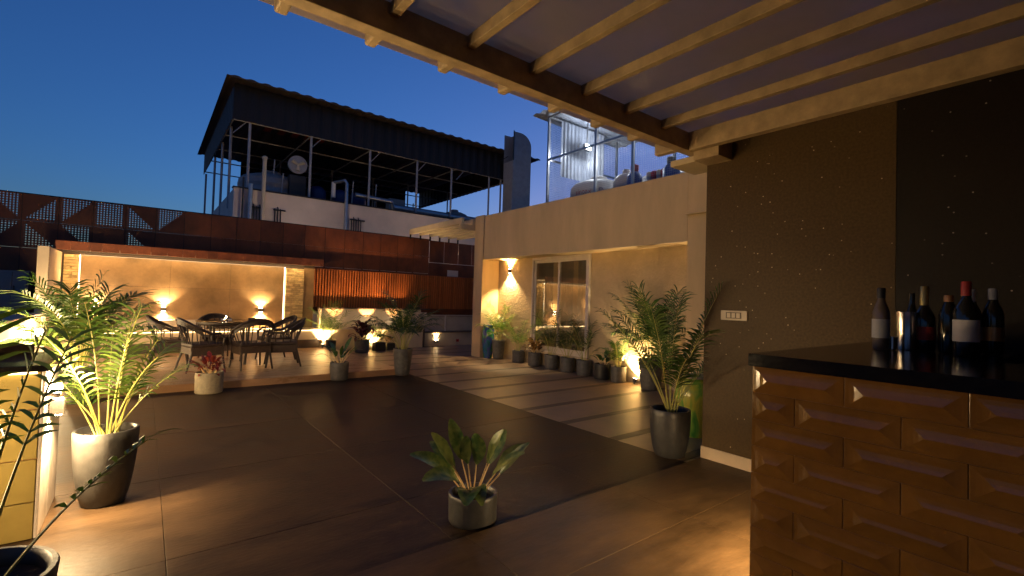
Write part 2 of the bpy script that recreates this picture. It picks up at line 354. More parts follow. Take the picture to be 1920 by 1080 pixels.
# ================================================================== HOUSE on the right (facade)
house = thing('rendered_house', 'beige rendered single-storey house with deep parapet and sliding glass door', 'house', (6.5, 6, 0))
def hb(name, b, m, bev=0, parent=house): return box(name, b, m, parent, bev)
WX = 6.45
hb('wall', (WX, 6.65, 7.56, 9.15, 0, 2.25), 'roughcast'); hb('wall', (WX, 6.65, 3.7, 5.93, 0, 2.25), 'roughcast')
hb('wall', (WX+.001, 6.65, 5.932, 7.558, 0, .285), 'roughcast')
hb('parapet', (6.0, 6.7, 3.72, 8.78, 2.212, 3.2), 'plaster', .006)
hb('corner_pier', (5.985, 6.7, 8.80, 9.15, -.005, 3.22), 'plaster', .006)
hb('side_wall', (6.0, 6.7, 1.6, 3.718, -.005, 3.198), 'plaster', .004)
hb('string_ledge', (5.93, 5.998, 2.6, 3.72, 2.575, 2.6), 'plaster', .004)
hb('skirting', (WX-.012, WX-.001, 7.58, 8.79, 0, .09), 'baseboard'); hb('skirting', (WX-.012, WX-.001, 3.73, 5.92, 0, .09), 'baseboard')
hb('roof_slab', (6.7, 16, 1.6, 9.15, 2.9, 3.0), 'concrete'); hb('rear_wall', (6.7, 16, 9.0, 9.149, 0, 2.899), 'plaster')
hb('room_floor', (6.652, 10, 4.5, 8.9, .05, .28), 'concrete'); hb('room_back_wall', (10, 10.1, 4.5, 8.9, .05, 2.9), 'plaster')
hb('room_side_wall', (6.66, 10, 4.4, 4.5, .05, 2.9), 'plaster'); hb('room_side_wall', (6.66, 10, 8.9, 8.99, .05, 2.9), 'plaster')
hb('eave_line', (5.99, 6.02, 3.74, 8.76, 2.206, 2.2115), 'creampaint')
# sliding door
door = thing('sliding_door', 'aluminium framed two-panel sliding glass door behind the row of pots', 'door', (6.4, 6.75, .285))
mb = MB(); x0, x1 = 6.40, 6.47
for b in ((x0, x1, 5.94, 5.975, .285, 2.205), (x0, x1, 7.515, 7.55, .285, 2.205), (x0+.001, x1-.001, 5.976, 7.514, 2.15, 2.204), (x0+.001, x1-.001, 5.976, 7.514, .286, .325)): mb.box(*b)
mb.build('outer_frame', 'alum', door)
for k, (a, b, xo) in enumerate(((5.977, 6.77, 6.41), (6.72, 7.513, 6.442))):
    mb = MB(); xx = (xo, xo+.026)
    for q in ((*xx, a, a+.045, .327, 2.148), (*xx, b-.045, b, .327, 2.148), (xx[0]+.001, xx[1]-.001, a+.046, b-.046, 2.09, 2.147), (xx[0]+.001, xx[1]-.001, a+.046, b-.046, .328, .40)): mb.box(*q)
    s_ = mb.build('sash', 'alum', door, False, .003)
    g_ = MB(); g_.face([(xo+.013, a+.046, .4), (xo+.013, b-.046, .4), (xo+.013, b-.046, 2.09), (xo+.013, a+.046, 2.09)]); g_.build('pane', 'glass', s_)
    if k == 0: box('handle', (xo-.025, xo-.001, a+.76, a+.775, 1.98, 2.04), 'alum', s_)
hb('door_sill', (6.36, 6.449, 5.9, 7.6, .255, .284), 'bench')
t = thing('added_room_lamp', 'dim unseen lamp added inside the room to light the curtains', 'lamp', (8.4, 6.8, 2.7)); MB().lathe([(.16, 0), (.18, .03), (.16, .08)], 20, (8.4, 6.8, 2.8)).build('shade', 'bulbdim', t, True); lamp('POINT', 'light', (8.4, 6.8, 2.6), 6, WARM, t, radius=.1)  # unseen room lamp added so the curtains show through the glass
cur = thing('curtain', 'pale beige floor-length curtains behind the sliding glass door', 'curtain', (6.62, 6.75, .29))
for a, b in ((5.96, 6.42), (6.55, 6.95), (7.1, 7.54)):
    mb = MB(); n = 40; pts = [(6.60+.022*math.sin(i*.9+a*7), a+(b-a)*i/n) for i in range(n+1)]
    for i in range(n): mb.face([(*pts[i], .29), (*pts[i+1], .29), (*pts[i+1], 2.2), (*pts[i], 2.2)])
    mb.build('curtain_panel', 'curtain', cur, True)

# ================================================================== sconces
def sconce(loc, out, label, e_up, e_dn, size=(.05, .05, .09), col=WARM, group='up-and-down wall lights', ang=112, tilt=-.08):
    """loc: point on the wall; out: unit vector away from wall"""
    ox, oy = out; x, y, z = loc
    t = thing('wall_light', label, 'wall light', loc, group)
    hw, d, h = size[0]/2, size[1], size[2]/2
    cx, cy = x+ox*(d/2+.003), y+oy*(d/2+.003)
    ex = d/2 if abs(ox) > .5 else hw; ey = d/2 if abs(oy) > .5 else hw
    bd = box('body', (cx-ex, cx+ex, cy-ey, cy+ey, z-h, z+h), 'lampbody', t, .003)
    for s, e in ((1, e_up), (-1, e_dn)):
        if not e: continue
        zz = z+s*(h+.002); a, b = min(zz, zz+s*.003), max(zz, zz+s*.003)
        box('lens', (cx-ex*.7, cx+ex*.7, cy-ey*.7, cy+ey*.7, a, b), 'bulb', bd)
        lamp('SPOT', 'light', (cx+ox*.012, cy+oy*.012, z+s*(h+.02)), e, col, t, (ox*tilt, oy*tilt, s), ang, .6, .018)
    return t
sconce((WX, 8.35, 1.955), (-1, 0), 'small wall light glowing up and down beside the sliding door', 26, 55)

# ================================================================== PAVILION back wall
pav = thing('pavilion_wall', 'lit stone-tiled back wall of the dining pavilion with rusty canopy', 'wall', (1, 11.7, 0))
def pb(name, b, m, bev=0, parent=pav): return box(name, b, m, parent, bev)
core = pb('backing', (-1.3, 3.14, 11.66, 11.8, 0, 1.99), 'benchdark')
for x0, x1 in ((-.945, .388), (.388, 1.428), (1.428, 2.475)):
    for z0, z1 in ((.5, 1.356), (1.356, 1.91)): pb('wall_tile', (x0+.002, x1-.002, 11.635, 11.659, z0+.002, z1-.002), 'panel', .002)
pb('wall_tile', (2.905, 3.135, 11.635, 11.659, .5, 1.91), 'panel', .002)
def stones(x0, x1, z0, z1, yf):
    z = z0
    while z < z1-.02:
        h = random.uniform(.034, .062); h = min(h, z1-z); x = x0
        while x < x1-.01:
            l = random.uniform(.09, .2)
            if x1-x-l < .06: l = x1-x
            d = random.uniform(0, .022)
            pb('stone', (x+.002, x+l-.002, yf-d, 11.66, z+.002, z+h-.002), 'stone', .004); x += l
        z += h
stones(-1.17, -.965, .5, 1.9, 11.6); stones(2.515, 2.9, .5, 1.9, 11.6)
for x in (-.958, 2.495): pb('led_strip', (x-.0035, x+.0035, 11.632, 11.6585, .53, 1.9), 'ledstrip')
pb('led_strip', (-.93, 2.47, 11.627, 11.634, 1.9, 1.904), 'ledthin')
pb('led_profile', (-1.1, 3.0, 11.44, 11.47, 1.962, 1.9715), 'lampbody'); lamp('AREA', 'light', (.95, 11.455, 1.96), 2.8, WARM, pav, (0, .3, -1), size=(4.1, .025))
# side wing
pb('side_wing', (-1.33, -1.2, 10.2, 11.659, 0, 1.93), 'creampaint', .004)
for k in range(24): pb('edge_tile', (-1.199, -1.193, 10.205, 10.28, .1+.076*k, .1+.076*k+.072), 'sandtile')
# canopy
pb('canopy', (-1.2, 3.12, 10.93, 11.8, 1.995, 2.07), 'benchdark'); pb('canopy_soffit', (-1.19, 3.11, 10.94, 11.6, 1.972, 1.994), 'creampaint')
x = -1.22
while x < 3.1:
    l = min(random.choice((.16, .2, .24)), 3.13-x); pb('fascia_plate', (x+.0015, x+l-.0015, 10.90+random.uniform(0, .003), 10.929, 1.935, 2.085), 'corten_lit'); x += l
for x, lab in ((-.7, 'leftmost of the three wall lights on the pavilion wall, behind the palm'), (.3, 'middle of the three wall lights on the pavilion wall'), (2.03, 'rightmost of the three wall lights on the pavilion wall, beside the stone pillar')):
    sconce((x, 11.634, .925), (0, -1), lab, 17, 17, (.09, .07, .075), ang=125)

# long bench below
bench = thing('built_in_bench', 'long built-in rendered bench below the lit pavilion wall', 'bench', (1, 11.3, .095))
def bb(name, b, m, bev=0): return box(name, b, m, bench, bev)
bb('seat_slab', (-1.19, 3.25, 11.2, 11.634, .495, .525), 'bench', .004); bb('riser', (-1.19, 3.24, 11.225, 11.6, .28, .494), 'bench'); bb('plinth', (-1.18, 3.23, 11.34, 11.6, .09, .279), 'benchdark')
bb('led_strip', (-1.15, 3.2, 11.208, 11.216, .4875, .4945), 'undercap_led'); bb('cushion', (-.8, .08, 11.50, 11.63, .527, .72), 'cushion', .015); bb('cushion', (.09, 1.03, 11.50, 11.63, .527, .715), 'cushion', .015)
bb('dark_bolster', (1.05, 1.75, 11.52, 11.63, .527, .66), 'wicker', .02)
gw = thing('garden_wall', 'low beige bench wall with capped backrest in front of the slatted screen', 'wall', (4.5, 11.4, 0))
def gb(name, b, m, bev=0): return box(name, b, m, gw, bev)
gb('seat_slab', (3.262, 5.83, 11.19, 11.6, .47, .505), 'bench', .004); gb('riser', (3.262, 5.81, 11.225, 11.59, 0, .469), 'bench')
gb('backrest', (3.3, 4.62, 11.601, 11.70, .4, .975), 'bench', .01); gb('backrest', (4.625, 5.93, 11.601, 11.70, .4, .975), 'bench', .01)
gb('cap', (3.27, 6.2, 11.58, 11.72, .977, 1.0), 'benchdark'); MB().lathe([(.075, 0), (.075, .455), (.068, .462)], 20, (3.30, 11.56, .508)).build('rounded_end', 'bench', gw, True)
gb('corner_post', (5.83, 5.86, 11.21, 11.6, 0, .5), 'benchdark')
gb('low_wall', (5.862, 9, 11.38, 11.7, 0, .36), 'bench'); gb('low_cap', (5.862, 9, 11.36, 11.71, .362, .385), 'benchdark')
for a, b in ((5.95, 6.75), (6.76, 7.6), (7.61, 8.5)): gb('grey_panel', (a, b, 11.72, 11.74, .386, .8), 'cushion')
gb('rail', (5.94, 8.6, 11.68, 11.72, .815, .835), 'alum'); gb('rail_post', (6.73, 6.76, 11.68, 11.71, .386, .814), 'alum')
gb('socket', (6.93, 7.01, 11.362, 11.379, .1, .17), 'redtext')
tag(box('framed_notice', (5.6, 5.78, 11.585, 11.6, .54, .72), 'label_white'), 'small pale framed notice leaning on the bench backrest behind the tall palm', 'notice')

# floor / bench uplights
def uplight(loc, d, label, e, ang=95, group='small uplights', col=WARM):
    t = thing('uplight', label, 'uplight', loc, group); x, y, z = loc; dv = Vector(d).normalized()
    p0 = Vector(loc)+Vector((0, 0, .03)); 
    MB().tube([p0, p0+dv*.06], [.028, .034], 14).build('barrel', 'lampbody', t, True)
    MB().tube([(x, y, z), (x, y, z+.035)], .012, 8).build('stem', 'lampbody', t)
    q = p0+dv*.0605; MB().tube([q, q+dv*.002], .028, 14).build('lens', 'bulb', t)
    lamp('SPOT', 'light', q+dv*.012, e, col, t, dv, ang, .5, .02); return t
uplight((3.24, 11.12, .095), (.1, .22, 1), 'bright uplight beside the rounded bench end and small palm', 45, 100)
uplight((4.47, 11.10, .0), (0, .25, 1), 'uplight shining behind the square black planter box', 30, 100)
sconce((6.29, 11.38, .13), (0, -1), 'wedge-shaped light washing the low wall by the house corner', 9, 0, (.09, .05, .05), ang=80, group='small uplights')
for x, e, lab in ((3.62, 9, 'uplight on the bench seat, nearest the stone pillar, glowing on the red slats'), (4.42, 12, 'middle uplight on the bench seat below the red slats'), (5.12, 10, 'right uplight on the bench seat, left of the tall palm')):
    uplight((x, 11.30, .506), (0, .42, .85), lab, e*1.6, 62, 'uplights on the bench seat', AMBER)
uplight((6.34, 4.83, 0), (.3, 0.0, 1), 'bright floor uplight between the last small pot and the tall dark pot', 60, 105)

# slatted screen
scr = thing('slatted_screen', 'red-brown vertical timber slat screen above the bench', 'screen', (5.3, 11.8, 1.0))
box('backing_board', (3.15, 8.0, 11.80, 11.82, .9, 1.93), 'corten', scr)
sm = MB().box(-.0165, .0165, -.022, .022, 0, .915).mesh('slat', 'slatwood')
x = 3.18
while x < 7.7: link('slat', sm, scr, 0, (x, 11.777, 1.005)); x += .0655
box('top_rail', (3.15, 8.0, 11.76, 11.80, 1.921, 1.935), 'corten_lit', scr)

# ================================================================== corten fence behind
fence = thing('corten_fence', 'tall rusty steel panel fence with punched triangle patterns', 'fence', (0, 11.95, 0))
pat = {0: 'perf_c', 1: 'perf_a', 2: 'perf_c', 3: None, 4: 'perf_b', 5: 'perf_e', 6: 'perf_b', 7: 'perf_d', 8: None}
def plate(x, z, m, h=.478, wd=.468): 
    o = MB().box(.002, wd-.002, 0, .006, .002, h-.002).build('steel_panel', m); o.location = (x, 11.9+random.uniform(0, .004), z); o.parent = fence; o.matrix_parent_inverse = PM[fence.name].inverted(); return o
up = ['perf_c', 'perf_d', 'perf_a', 'perf_c', 'perf_b', 'perf_e', 'perf_d', 'perf_b', None]
lo = ['perf_b', None, 'perf_b', 'perf_d', 'perf_a', None, 'perf_d', None, None]
for i in range(20):
    x = -3.19+.473*i
    plate(x, 2.465, (up[i] if i < 9 and up[i] else 'corten'), .478); plate(x, 1.985, (lo[i] if i < 9 and lo[i] else 'corten'), .478); plate(x, 1.0, 'corten', .983)
    MB().box(x-.012, x+.012, 11.91, 11.95, -.2, 2.96).build('post', 'darkclad', fence)
for z in (2.455, 2.95): box('rail', (-3.3, 6.3, 11.951, 11.975, z-.015, z+.015), 'darkclad', fence)
box('base_panel', (-6, -1.34, 11.9, 11.94, 0, .995), 'corten', fence); box('base_panel', (6.28, 12, 11.9, 11.94, 0, 2.3), 'corten', fence)
for i in range(5): plate(6.28+.473*i, 2.31, 'corten', .62)
tag(box('wall_plate', (5.97+.9, 5.97+1.25, 11.87, 11.895, 1.93, 2.12), 'label_white'), 'small pale plate on the rusty fence beside the house corner', 'sign')
cab = thing('electric_cabinet', 'grey metal cabinet against the dark fence at far left', 'cabinet', (-1.85, 11.6, .5))
box('carcass', (-2.15, -1.6, 11.6, 11.89, 0, 1.56), 'cabinetgrey', cab, .004); box('cabinet_door', (-2.13, -1.8, 11.585, 11.599, .95, 1.54), 'cabinetgrey', cab, .003); box('cabinet_door', (-1.79, -1.62, 11.585, 11.599, .95, 1.54), 'cabinetgrey', cab, .003)
box('handle', (-1.78, -1.765, 11.57, 11.584, 1.2, 1.3), 'darkframe', cab)

t = thing('added_fence_light', 'unseen light added behind the rusty fence to brighten the white wall', 'light', (3.2, 12.1, 2.6), None)  # added lamp hidden behind the fence to brighten the white wall
box('bracket', (3.15, 3.25, 11.976, 12.06, 2.56, 2.6), 'lampbody', t); MB().lathe([(.05, 0), (.07, .02), (.07, .07), (.04, .1)], 16, (3.2, 12.12, 2.6)).build('diffuser', 'bulb', t, True)
lamp('POINT', 'light', (3.2, 12.22, 2.66), 1.0, (1, .82, .7), t, radius=.05)
t = thing('added_fence_light', 'second unseen light added behind the rusty fence, nearer the house', 'light', (7.2, 12.1, 2.6), None)  # second added lamp, out of sight, for the same wall
box('bracket', (7.15, 7.25, 11.976, 12.06, 2.56, 2.6), 'lampbody', t); MB().lathe([(.05, 0), (.07, .02), (.07, .07), (.04, .1)], 16, (7.2, 12.12, 2.6)).build('diffuser', 'bulb', t, True)
lamp('POINT', 'light', (7.2, 12.22, 2.66), 1.0, (1, .82, .7), t, radius=.05)
# cream pergola stub by the house corner
cp = thing('cream_pergola', 'cream painted beams of a small pergola behind the house corner', 'pergola', (6.5, 10.5, 3.0))
for k in range(6):
    xx = 5.62+.30*k
    MB().box(xx, xx+.07, 9.16, 11.85, 3.02, 3.16).build('pergola_beam', 'beamcream', cp, False, .004); MB().box(xx+.01, xx+.04, 11.80, 11.84, 2.9, 3.018).build('post', 'darkclad', cp)
box('end_beam', (5.60, 8, 9.16, 9.22, 2.9, 3.018), 'beamcream', cp)

# ================================================================== white building + plant shed behind
wb = thing('white_building', 'white rendered building rising behind the rusty fence', 'building', (6, 16, 0))
box('front_wall', (1.70, 14, 14.0, 14.2, -12, 4.02), 'whitewall', wb, .01); box('side_wall', (1.701, 1.9, 14.201, 22, -12, 3.98), 'whitewall', wb); box('roof_slab', (1.9, 14, 14.2, 22, 3.4, 3.6), 'concrete', wb); box('coping', (1.68, 14, 13.98, 14.22, 4.021, 4.05), 'blackpipe', wb)
shed = thing('rooftop_shed', 'open-sided dark corrugated plant shed on the white roof', 'shed', (6, 18, 3.6))
RX0, RX1, RY0, RY1 = 1.64, 10.9, 14.25, 22.0
def corr(name, p0, p1, z0, z1, m, pitch=.16, d=.025):
    p0, p1 = Vector((*p0, 0)), Vector((*p1, 0)); L_ = (p1-p0).length; n = int(L_/pitch*2); dr = (p1-p0)/L_; nr = Vector((dr.y, -dr.x, 0)); mb = MB()
    pts = [p0+dr*(L_*i/n)+nr*(d if (i//2) % 2 else 0) for i in range(n+1)]
    for a, b in zip(pts[:-1], pts[1:]): mb.face([(a.x, a.y, z0), (b.x, b.y, z0), (b.x, b.y, z1), (a.x, a.y, z1)])
    return mb.build(name, m, shed)
corr('front_cladding', (RX0, RY0), (RX1, RY0), 5.85, 6.8, 'darkclad'); corr('side_cladding', (RX0, RY1), (RX0, RY0), 5.85, 6.7, 'darkclad'); corr('side_cladding', (RX1, RY0), (RX1, RY1), 5.85, 6.7, 'darkclad')
corr('rear_cladding', (10.2, RY1+.1), (2.9, RY1+.1), 3.62, 6.7, 'darkclad')
mb = MB(); n = 120
for i in range(n):   # corrugated roof, ribs running front to back
    xa, xb = 1.42+(12.0-1.42)*i/n, 1.42+(12.0-1.42)*(i+1)/n; za, zb = (.03 if (i//2) % 2 else 0), (.03 if ((i+1)//2) % 2 else 0)
    mb.face([(xa, 13.85, 6.83+za), (xb, 13.85, 6.83+zb), (xb, 22.4, 6.72+zb), (xa, 22.4, 6.72+za)]); mb.face([(xa, 13.86, 6.80), (xb, 13.86, 6.80), (xb, 13.85, 6.83+zb), (xa, 13.85, 6.83+za)])
mb.build('roof', 'roofsheet', shed)
for k in range(5): box('red_glow_strip', (2.9+.42*k, 3.12+.42*k, 16.2, 17.6, 6.735, 6.738), 'red_glow_paint', shed)  # red light reflected on the roof underside, painted as coloured strips
for x in (2.05, 3.62, 5.37, 6.98, 8.3, 9.9, 10.44): MB().tube([(x, 14.3, 3.6), (x, 14.3, 5.87)], .035, 10).build('pole', 'polesteel', shed, True)
for y_ in (15.0, 16.8, 18.8, 21.8): MB().tube([(1.7, y_, 3.6), (1.7, y_, 5.87)], .035, 10).build('pole', 'polesteel', shed, True)
for x in (3.6, 5.4, 7.0, 8.5, 10.4): MB().tube([(x, 18.2, 3.6), (x, 18.2, 6.0)], .03, 8).build('pole', 'polesteel', shed, True)
for x in (3.6, 5.4, 7.0, 8.5, 10.4): MB().tube([(x, 21.6, 3.6), (x, 21.6, 6.0)], .03, 8).build('pole', 'polesteel', shed, True)
for y_, z_ in ((14.27, 5.86), (16.2, 5.95), (18.2, 6.0), (20, 6.0), (21.8, 5.95)): MB().tube([(1.66, y_, z_), (10.88, y_, z_)], .022, 6).build('purlin', 'polesteel', shed)
for x in (1.66, 3.6, 5.4, 7.0, 8.5, 10.88): MB().tube([(x, 14.27, 5.87), (x, 21.8, 5.96)], .022, 6).build('rafter', 'steelrod', shed)
for x in (1.66, 3.6, 5.4, 7.0, 8.5): MB().tube([(x, 14.3, 5.5), (x+.3, 14.3, 5.86)], .012, 6).build('brace', 'polesteel', shed)
def tank(name, label, x, y_, z, r, h, m, group=None, lid=True, text=None):
    t = thing(name, label, 'water tank', (x, y_, z), group)
    pr_ = [(r*.96, 0), (r, .03)]
    k = 4
    for i in range(k): pr_ += [(r, h*(.06+.19*i)), (r*1.02, h*(.09+.19*i)), (r*1.02, h*(.15+.19*i)), (r, h*(.18+.19*i))]
    pr_ += [(r, h*.8), (r*.9, h*.88), (r*.6, h*.95), (r*.3, h*.98)]
    MB().lathe(pr_, 36, (x, y_, z)).build('shell', m, t, True)
    if lid: MB().lathe([(r*.3, h*.975), (r*.3, h*1.05), (r*.24, h*1.07)], 24, (x, y_, z)).build('lid', m, t, True)
    return t
tank('water_tank', 'big white water tank with blue rings at the left end of the shed', 2.85, 15.6, 3.6, .85, 1.25, 'tankdull', 'tanks in the shed')
for i, (x, lab) in enumerate(((4.05, 'left blue drum in the shed behind the silver pipe'), (4.75, 'middle blue drum in the shed behind the silver pipe'), (5.3, 'right blue drum in the shed behind the silver pipe'))): tank('chemical_drum', lab, x, 15.1, 3.6, .26, 1.05, 'bluedull', 'blue drums in the shed', False)
tank('water_tank', 'squat grey tank at the right end of the shed', 9.0, 15.2, 3.6, .5, .95, 'tankdull', 'tanks in the shed'); tank('water_tank', 'low dark tank at far right under the shed eave', 10.0, 15.4, 3.6, .45, .72, 'potgrey', 'tanks in the shed')
tag(box('control_box', (6.35, 6.9, 15.0, 15.3, 3.6, 4.62), 'cabinetgrey'), 'grey control box standing in the middle of the shed', 'box')
tag(box('pump_unit', (7.4, 8.3, 15.2, 15.8, 3.6, 4.35), 'darkclad'), 'dark pump unit behind the silver duct in the shed', 'pump')
fan = thing('exhaust_fan', 'round exhaust fan on a black column in the shed', 'fan', (3.35, 14.7, 3.6))
box('column', (3.15, 3.6, 14.6, 14.9, 3.6, 4.75), 'blackpipe', fan, .02)
MB().lathe([(.02, -.05), (.22, -.05), (.26, 0), (.26, .08), (.02, .08)], 28, (0, 0, 0)).build('fan_housing', 'steelrod', fan, True)
fh = fan.children[-1]; fh.matrix_parent_inverse = Matrix(); fh.location = (0.0, -.05, 1.45); fh.rotation_euler = (math.radians(90), 0, 0)
for k in range(3):
    a = 2*math.pi*k/3+.5; MB().tube([(3.35, 14.56, 5.05), (3.35+.18*math.cos(a), 14.56, 5.05+.18*math.sin(a))], [.03, .06], 6).build('blade', 'creampaint', fan)
pd = thing('silver_duct', 'shiny foil-wrapped pipe lying along the white parapet', 'pipe', (7.5, 14.45, 4.1))
MB().tube([(5.0, 14.45, 4.42), (6.2, 14.45, 4.38), (6.25, 14.45, 4.2), (9.6, 14.45, 4.18)], [.07, .07, .12, .12], 14).build('pipe', 'galv', pd, True); MB().tube([(7.0, 14.35, 4.05), (9.6, 14.35, 4.04)], .05, 12).build('pipe', 'galv', pd, True)
for x in (6.4, 7.6, 8.8): MB().tube([(x, 14.45, 3.6), (x, 14.45, 4.1)], .03, 6).build('support', 'galv', pd)
wp = thing('riser_pipe', 'silver vertical pipe with goose-neck in front of the white wall', 'pipe', (4.55, 13.9, 3.0))
MB().tube([(4.3, 14.3, 4.65), (4.5, 13.9, 4.67), (4.555, 13.9, 4.6), (4.56, 13.9, 2.9)], [.045, .05, .05, .05], 12).build('pipe', 'galv', wp, True); MB().tube([(4.3, 14.3, 4.65), (4.3, 14.3, 4.2)], .06, 10).build('valve', 'whitetank', wp, True)
wp = thing('riser_pipe', 'silver vertical pipe at the left corner of the white wall', 'pipe', (2.07, 13.9, 3.0)); MB().tube([(2.07, 13.9, 2.9), (2.07, 13.9, 4.15)], .055, 12).build('pipe', 'galv', wp, True); MB().tube([(1.9, 13.92, 2.9), (1.9, 13.92, 4.3)], .02, 8).build('thin_pipe', 'blackpipe', wp)
wp = thing('vent_pipe', 'pale capped vent pipe standing in front of the white wall', 'pipe', (2.37, 13.88, 2.9)); MB().tube([(2.37, 13.88, 2.9), (2.37, 13.88, 4.85)], .05, 12).build('pipe', 'creampaint', wp, True); MB().lathe([(.07, 0), (.07, .06), (.03, .09)], 14, (2.37, 13.88, 4.851)).build('cap', 'creampaint', wp, True)
for x, n_, lab in ((2.2, 4, 'cluster of thin black pipes beside the left silver riser'), (2.78, 3, 'cluster of black pipes bent over the white wall, left of centre'), (4.85, 5, 'cluster of black pipes beside the goose-neck riser')):
    t = thing('pipe_cluster', lab, 'pipes', (x, 13.93, 2.9), 'black pipe clusters')
    for i in range(n_): MB().tube([(x-.1+.07*i, 13.95, 2.85), (x-.1+.07*i, 13.95, 3.55+.05*(i % 2)), (x-.1+.07*i, 14.02, 3.6+.05*(i % 2))], .016, 6).build('pipe', 'blackpipe', t)
    MB().tube([(x-.14, 13.96, 3.56), (x+.07*n_-.05, 13.96, 3.56)], .022, 6).build('header', 'blackpipe', t)
for x, h_, y_, lab in ((2.75, 5.15, 14.9, 'thin upright rod beside the white tank'), (2.95, 4.75, 14.7, 'short thin rod in front of the white tank'), (5.0, 4.9, 14.8, 'thin rod between the blue drums'), (5.75, 4.95, 14.8, 'thin rod right of the blue drums')): tag(MB().tube([(x, y_, 3.6), (x+.05, y_, h_)], .018, 6).build('standing_rod', 'polesteel'), lab, 'rod')
t = thing('drain_pipe', 'short black drain pipe hanging over the white wall right of centre', 'pipe', (8.2, 13.94, 3.6)); MB().tube([(8.2, 13.95, 3.45), (8.2, 13.95, 4.06), (8.2, 14.3, 4.1)], .03, 8).build('pipe', 'blackpipe', t)
for x in (9.25, 9.45): MB().tube([(x, 13.93, 3.55), (x, 13.93, 4.2)], .02, 8).build('pipe', 'galv' if x < 9.3 else 'blackpipe', t)
# tall exhaust duct
t = thing('exhaust_duct', 'tall blue-grey sheet metal duct with rounded elbow at the end of the shed', 'duct', (10.6, 13.4, 3.0))
pts = [(10.3, 4.0), (10.3, 6.95)]; arc = [(10.3+.4-.4*math.cos(a), 6.95+.4*math.sin(a)) for a in (0,)]
prof_out = [(10.98, 3.0), (10.98, 6.9)] + [(10.48+.5*math.cos(a), 6.9+.45*math.sin(a)) for a in [math.radians(q) for q in (15, 30, 45, 60, 75, 90)]]
prof_in = [(10.15, 3.0), (10.15, 6.6), (10.15, 6.8), (10.15, 6.9), (10.15, 7.0), (10.15, 7.1), (10.15, 7.2), (10.15, 7.34)]
mb = MB()
for i in range(len(prof_out)-1):
    (a, za), (b, zb) = prof_out[i], prof_out[i+1]; (c_, zc), (d_, zd) = prof_in[i], prof_in[i+1]
    for yy in (13.2, 13.75): mb.face([(c_, yy, zc), (a, yy, za), (b, yy, zb), (d_, yy, zd)])
    mb.face([(a, 13.2, za), (a, 13.75, za), (b, 13.75, zb), (b, 13.2, zb)])
mb.face([(10.15, 13.2, 3), (10.15, 13.75, 3), (10.15, 13.75, 6.3), (10.15, 13.2, 6.3)])
mb.build('duct', 'steelrod', t); MB().tube([(10.15, 13.18, 6.3), (10.15, 13.18, 7.36)], .02, 6).build('flange', 'blackpipe', t); MB().tube([(10.15, 13.5, 6.5), (9.9, 13.6, 6.3)], .015, 6).build('stay', 'blackpipe', t)

# ================================================================== rooftop cage on the house
cage = thing('rooftop_cage', 'wire mesh cage with corrugated roof on top of the house, lit white inside', 'cage', (8, 6, 3.0))
CX, CY0, CY1 = 7.2, 4.4, 8.03
for (x, y_) in ((CX, CY1), (CX, 6.57), (CX, 5.63), (CX, CY0), (9.6, CY1), (9.6, CY0), (8.4, CY1), (7.9, 5.2)): MB().box(x-.025, x+.025, y_-.025, y_+.025, 3.0, 5.55).build('post', 'galv', cage)
for z in (4.56, 5.55): MB().box(CX-.02, CX+.02, CY0+.03, CY1-.03, z-.02, z+.02).build('rail', 'galv', cage); MB().box(CX+.03, 9.57, CY1-.02, CY1+.02, z-.02, z+.02).build('rail', 'galv', cage)
mb = MB()
def wires(p0, du, dv, nu, nv, r=.0022):
    p0, du, dv = Vector(p0), Vector(du), Vector(dv)
    for i in range(nu+1): mb.tube([p0+du*i/nu, p0+du*i/nu+dv], r, 3, False)
    for j in range(nv+1): mb.tube([p0+dv*j/nv, p0+dv*j/nv+du], r, 3, False)
wires((CX+.024, CY0, 3.0), (0, CY1-CY0, 0), (0, 0, 2.55), 90, 64); wires((CX, CY1+.024, 3.0), (2.4, 0, 0), (0, 0, 2.55), 60, 64)
o = mb.build('wire_mesh', 'galv', cage); o['kind'] = 'stuff'
mb = MB(); n = 60
for i in range(n):
    ya, yb = CY0-.2+(CY1-CY0+.5)*i/n, CY0-.2+(CY1-CY0+.5)*(i+1)/n; za, zb = (.03 if (i//2) % 2 else 0), (.03 if ((i+1)//2) % 2 else 0)
    mb.face([(6.95, ya, 5.6+za), (6.95, yb, 5.6+zb), (10, yb, 5.5+zb), (10, ya, 5.5+za)])
mb.build('roof', 'cloud_poly', cage)
mb = MB(); n = 50
for i in range(n):
    xa, xb = CX+.25+1.5*i/n, CX+.25+1.5*(i+1)/n; da, db = (.03 if (i//2) % 2 else 0), (.03 if ((i+1)//2) % 2 else 0)
    mb.face([(xa, CY1-.15+da, 4.2), (xb, CY1-.15+db, 4.2), (xb, CY1-.15+db, 5.5), (xa, CY1-.15+da, 5.5)])
mb.build('windbreak_sheet', 'cloud_poly', cage); box('back_sheet', (9.65, 9.68, CY0, 5.6, 3.0, 5.45), 'cloud_poly', cage)
t = thing('floodlight', 'bright white floodlight inside the wire mesh cage', 'floodlight', (8.0, 7.6, 4.9)); MB().box(7.9, 8.1, 7.55, 7.62, 4.85, 4.98).build('housing', 'lampbody', t, False, .005); box('lens', (7.91, 8.09, 7.545, 7.549, 4.86, 4.97), 'bulbwhite', t); MB().box(7.99, 8.01, 7.56, 7.6, 4.981, 5.5).build('hanger', 'galv', t)
lamp('POINT', 'light', (8.0, 7.46, 4.92), 10, WHITE, t, radius=.05)
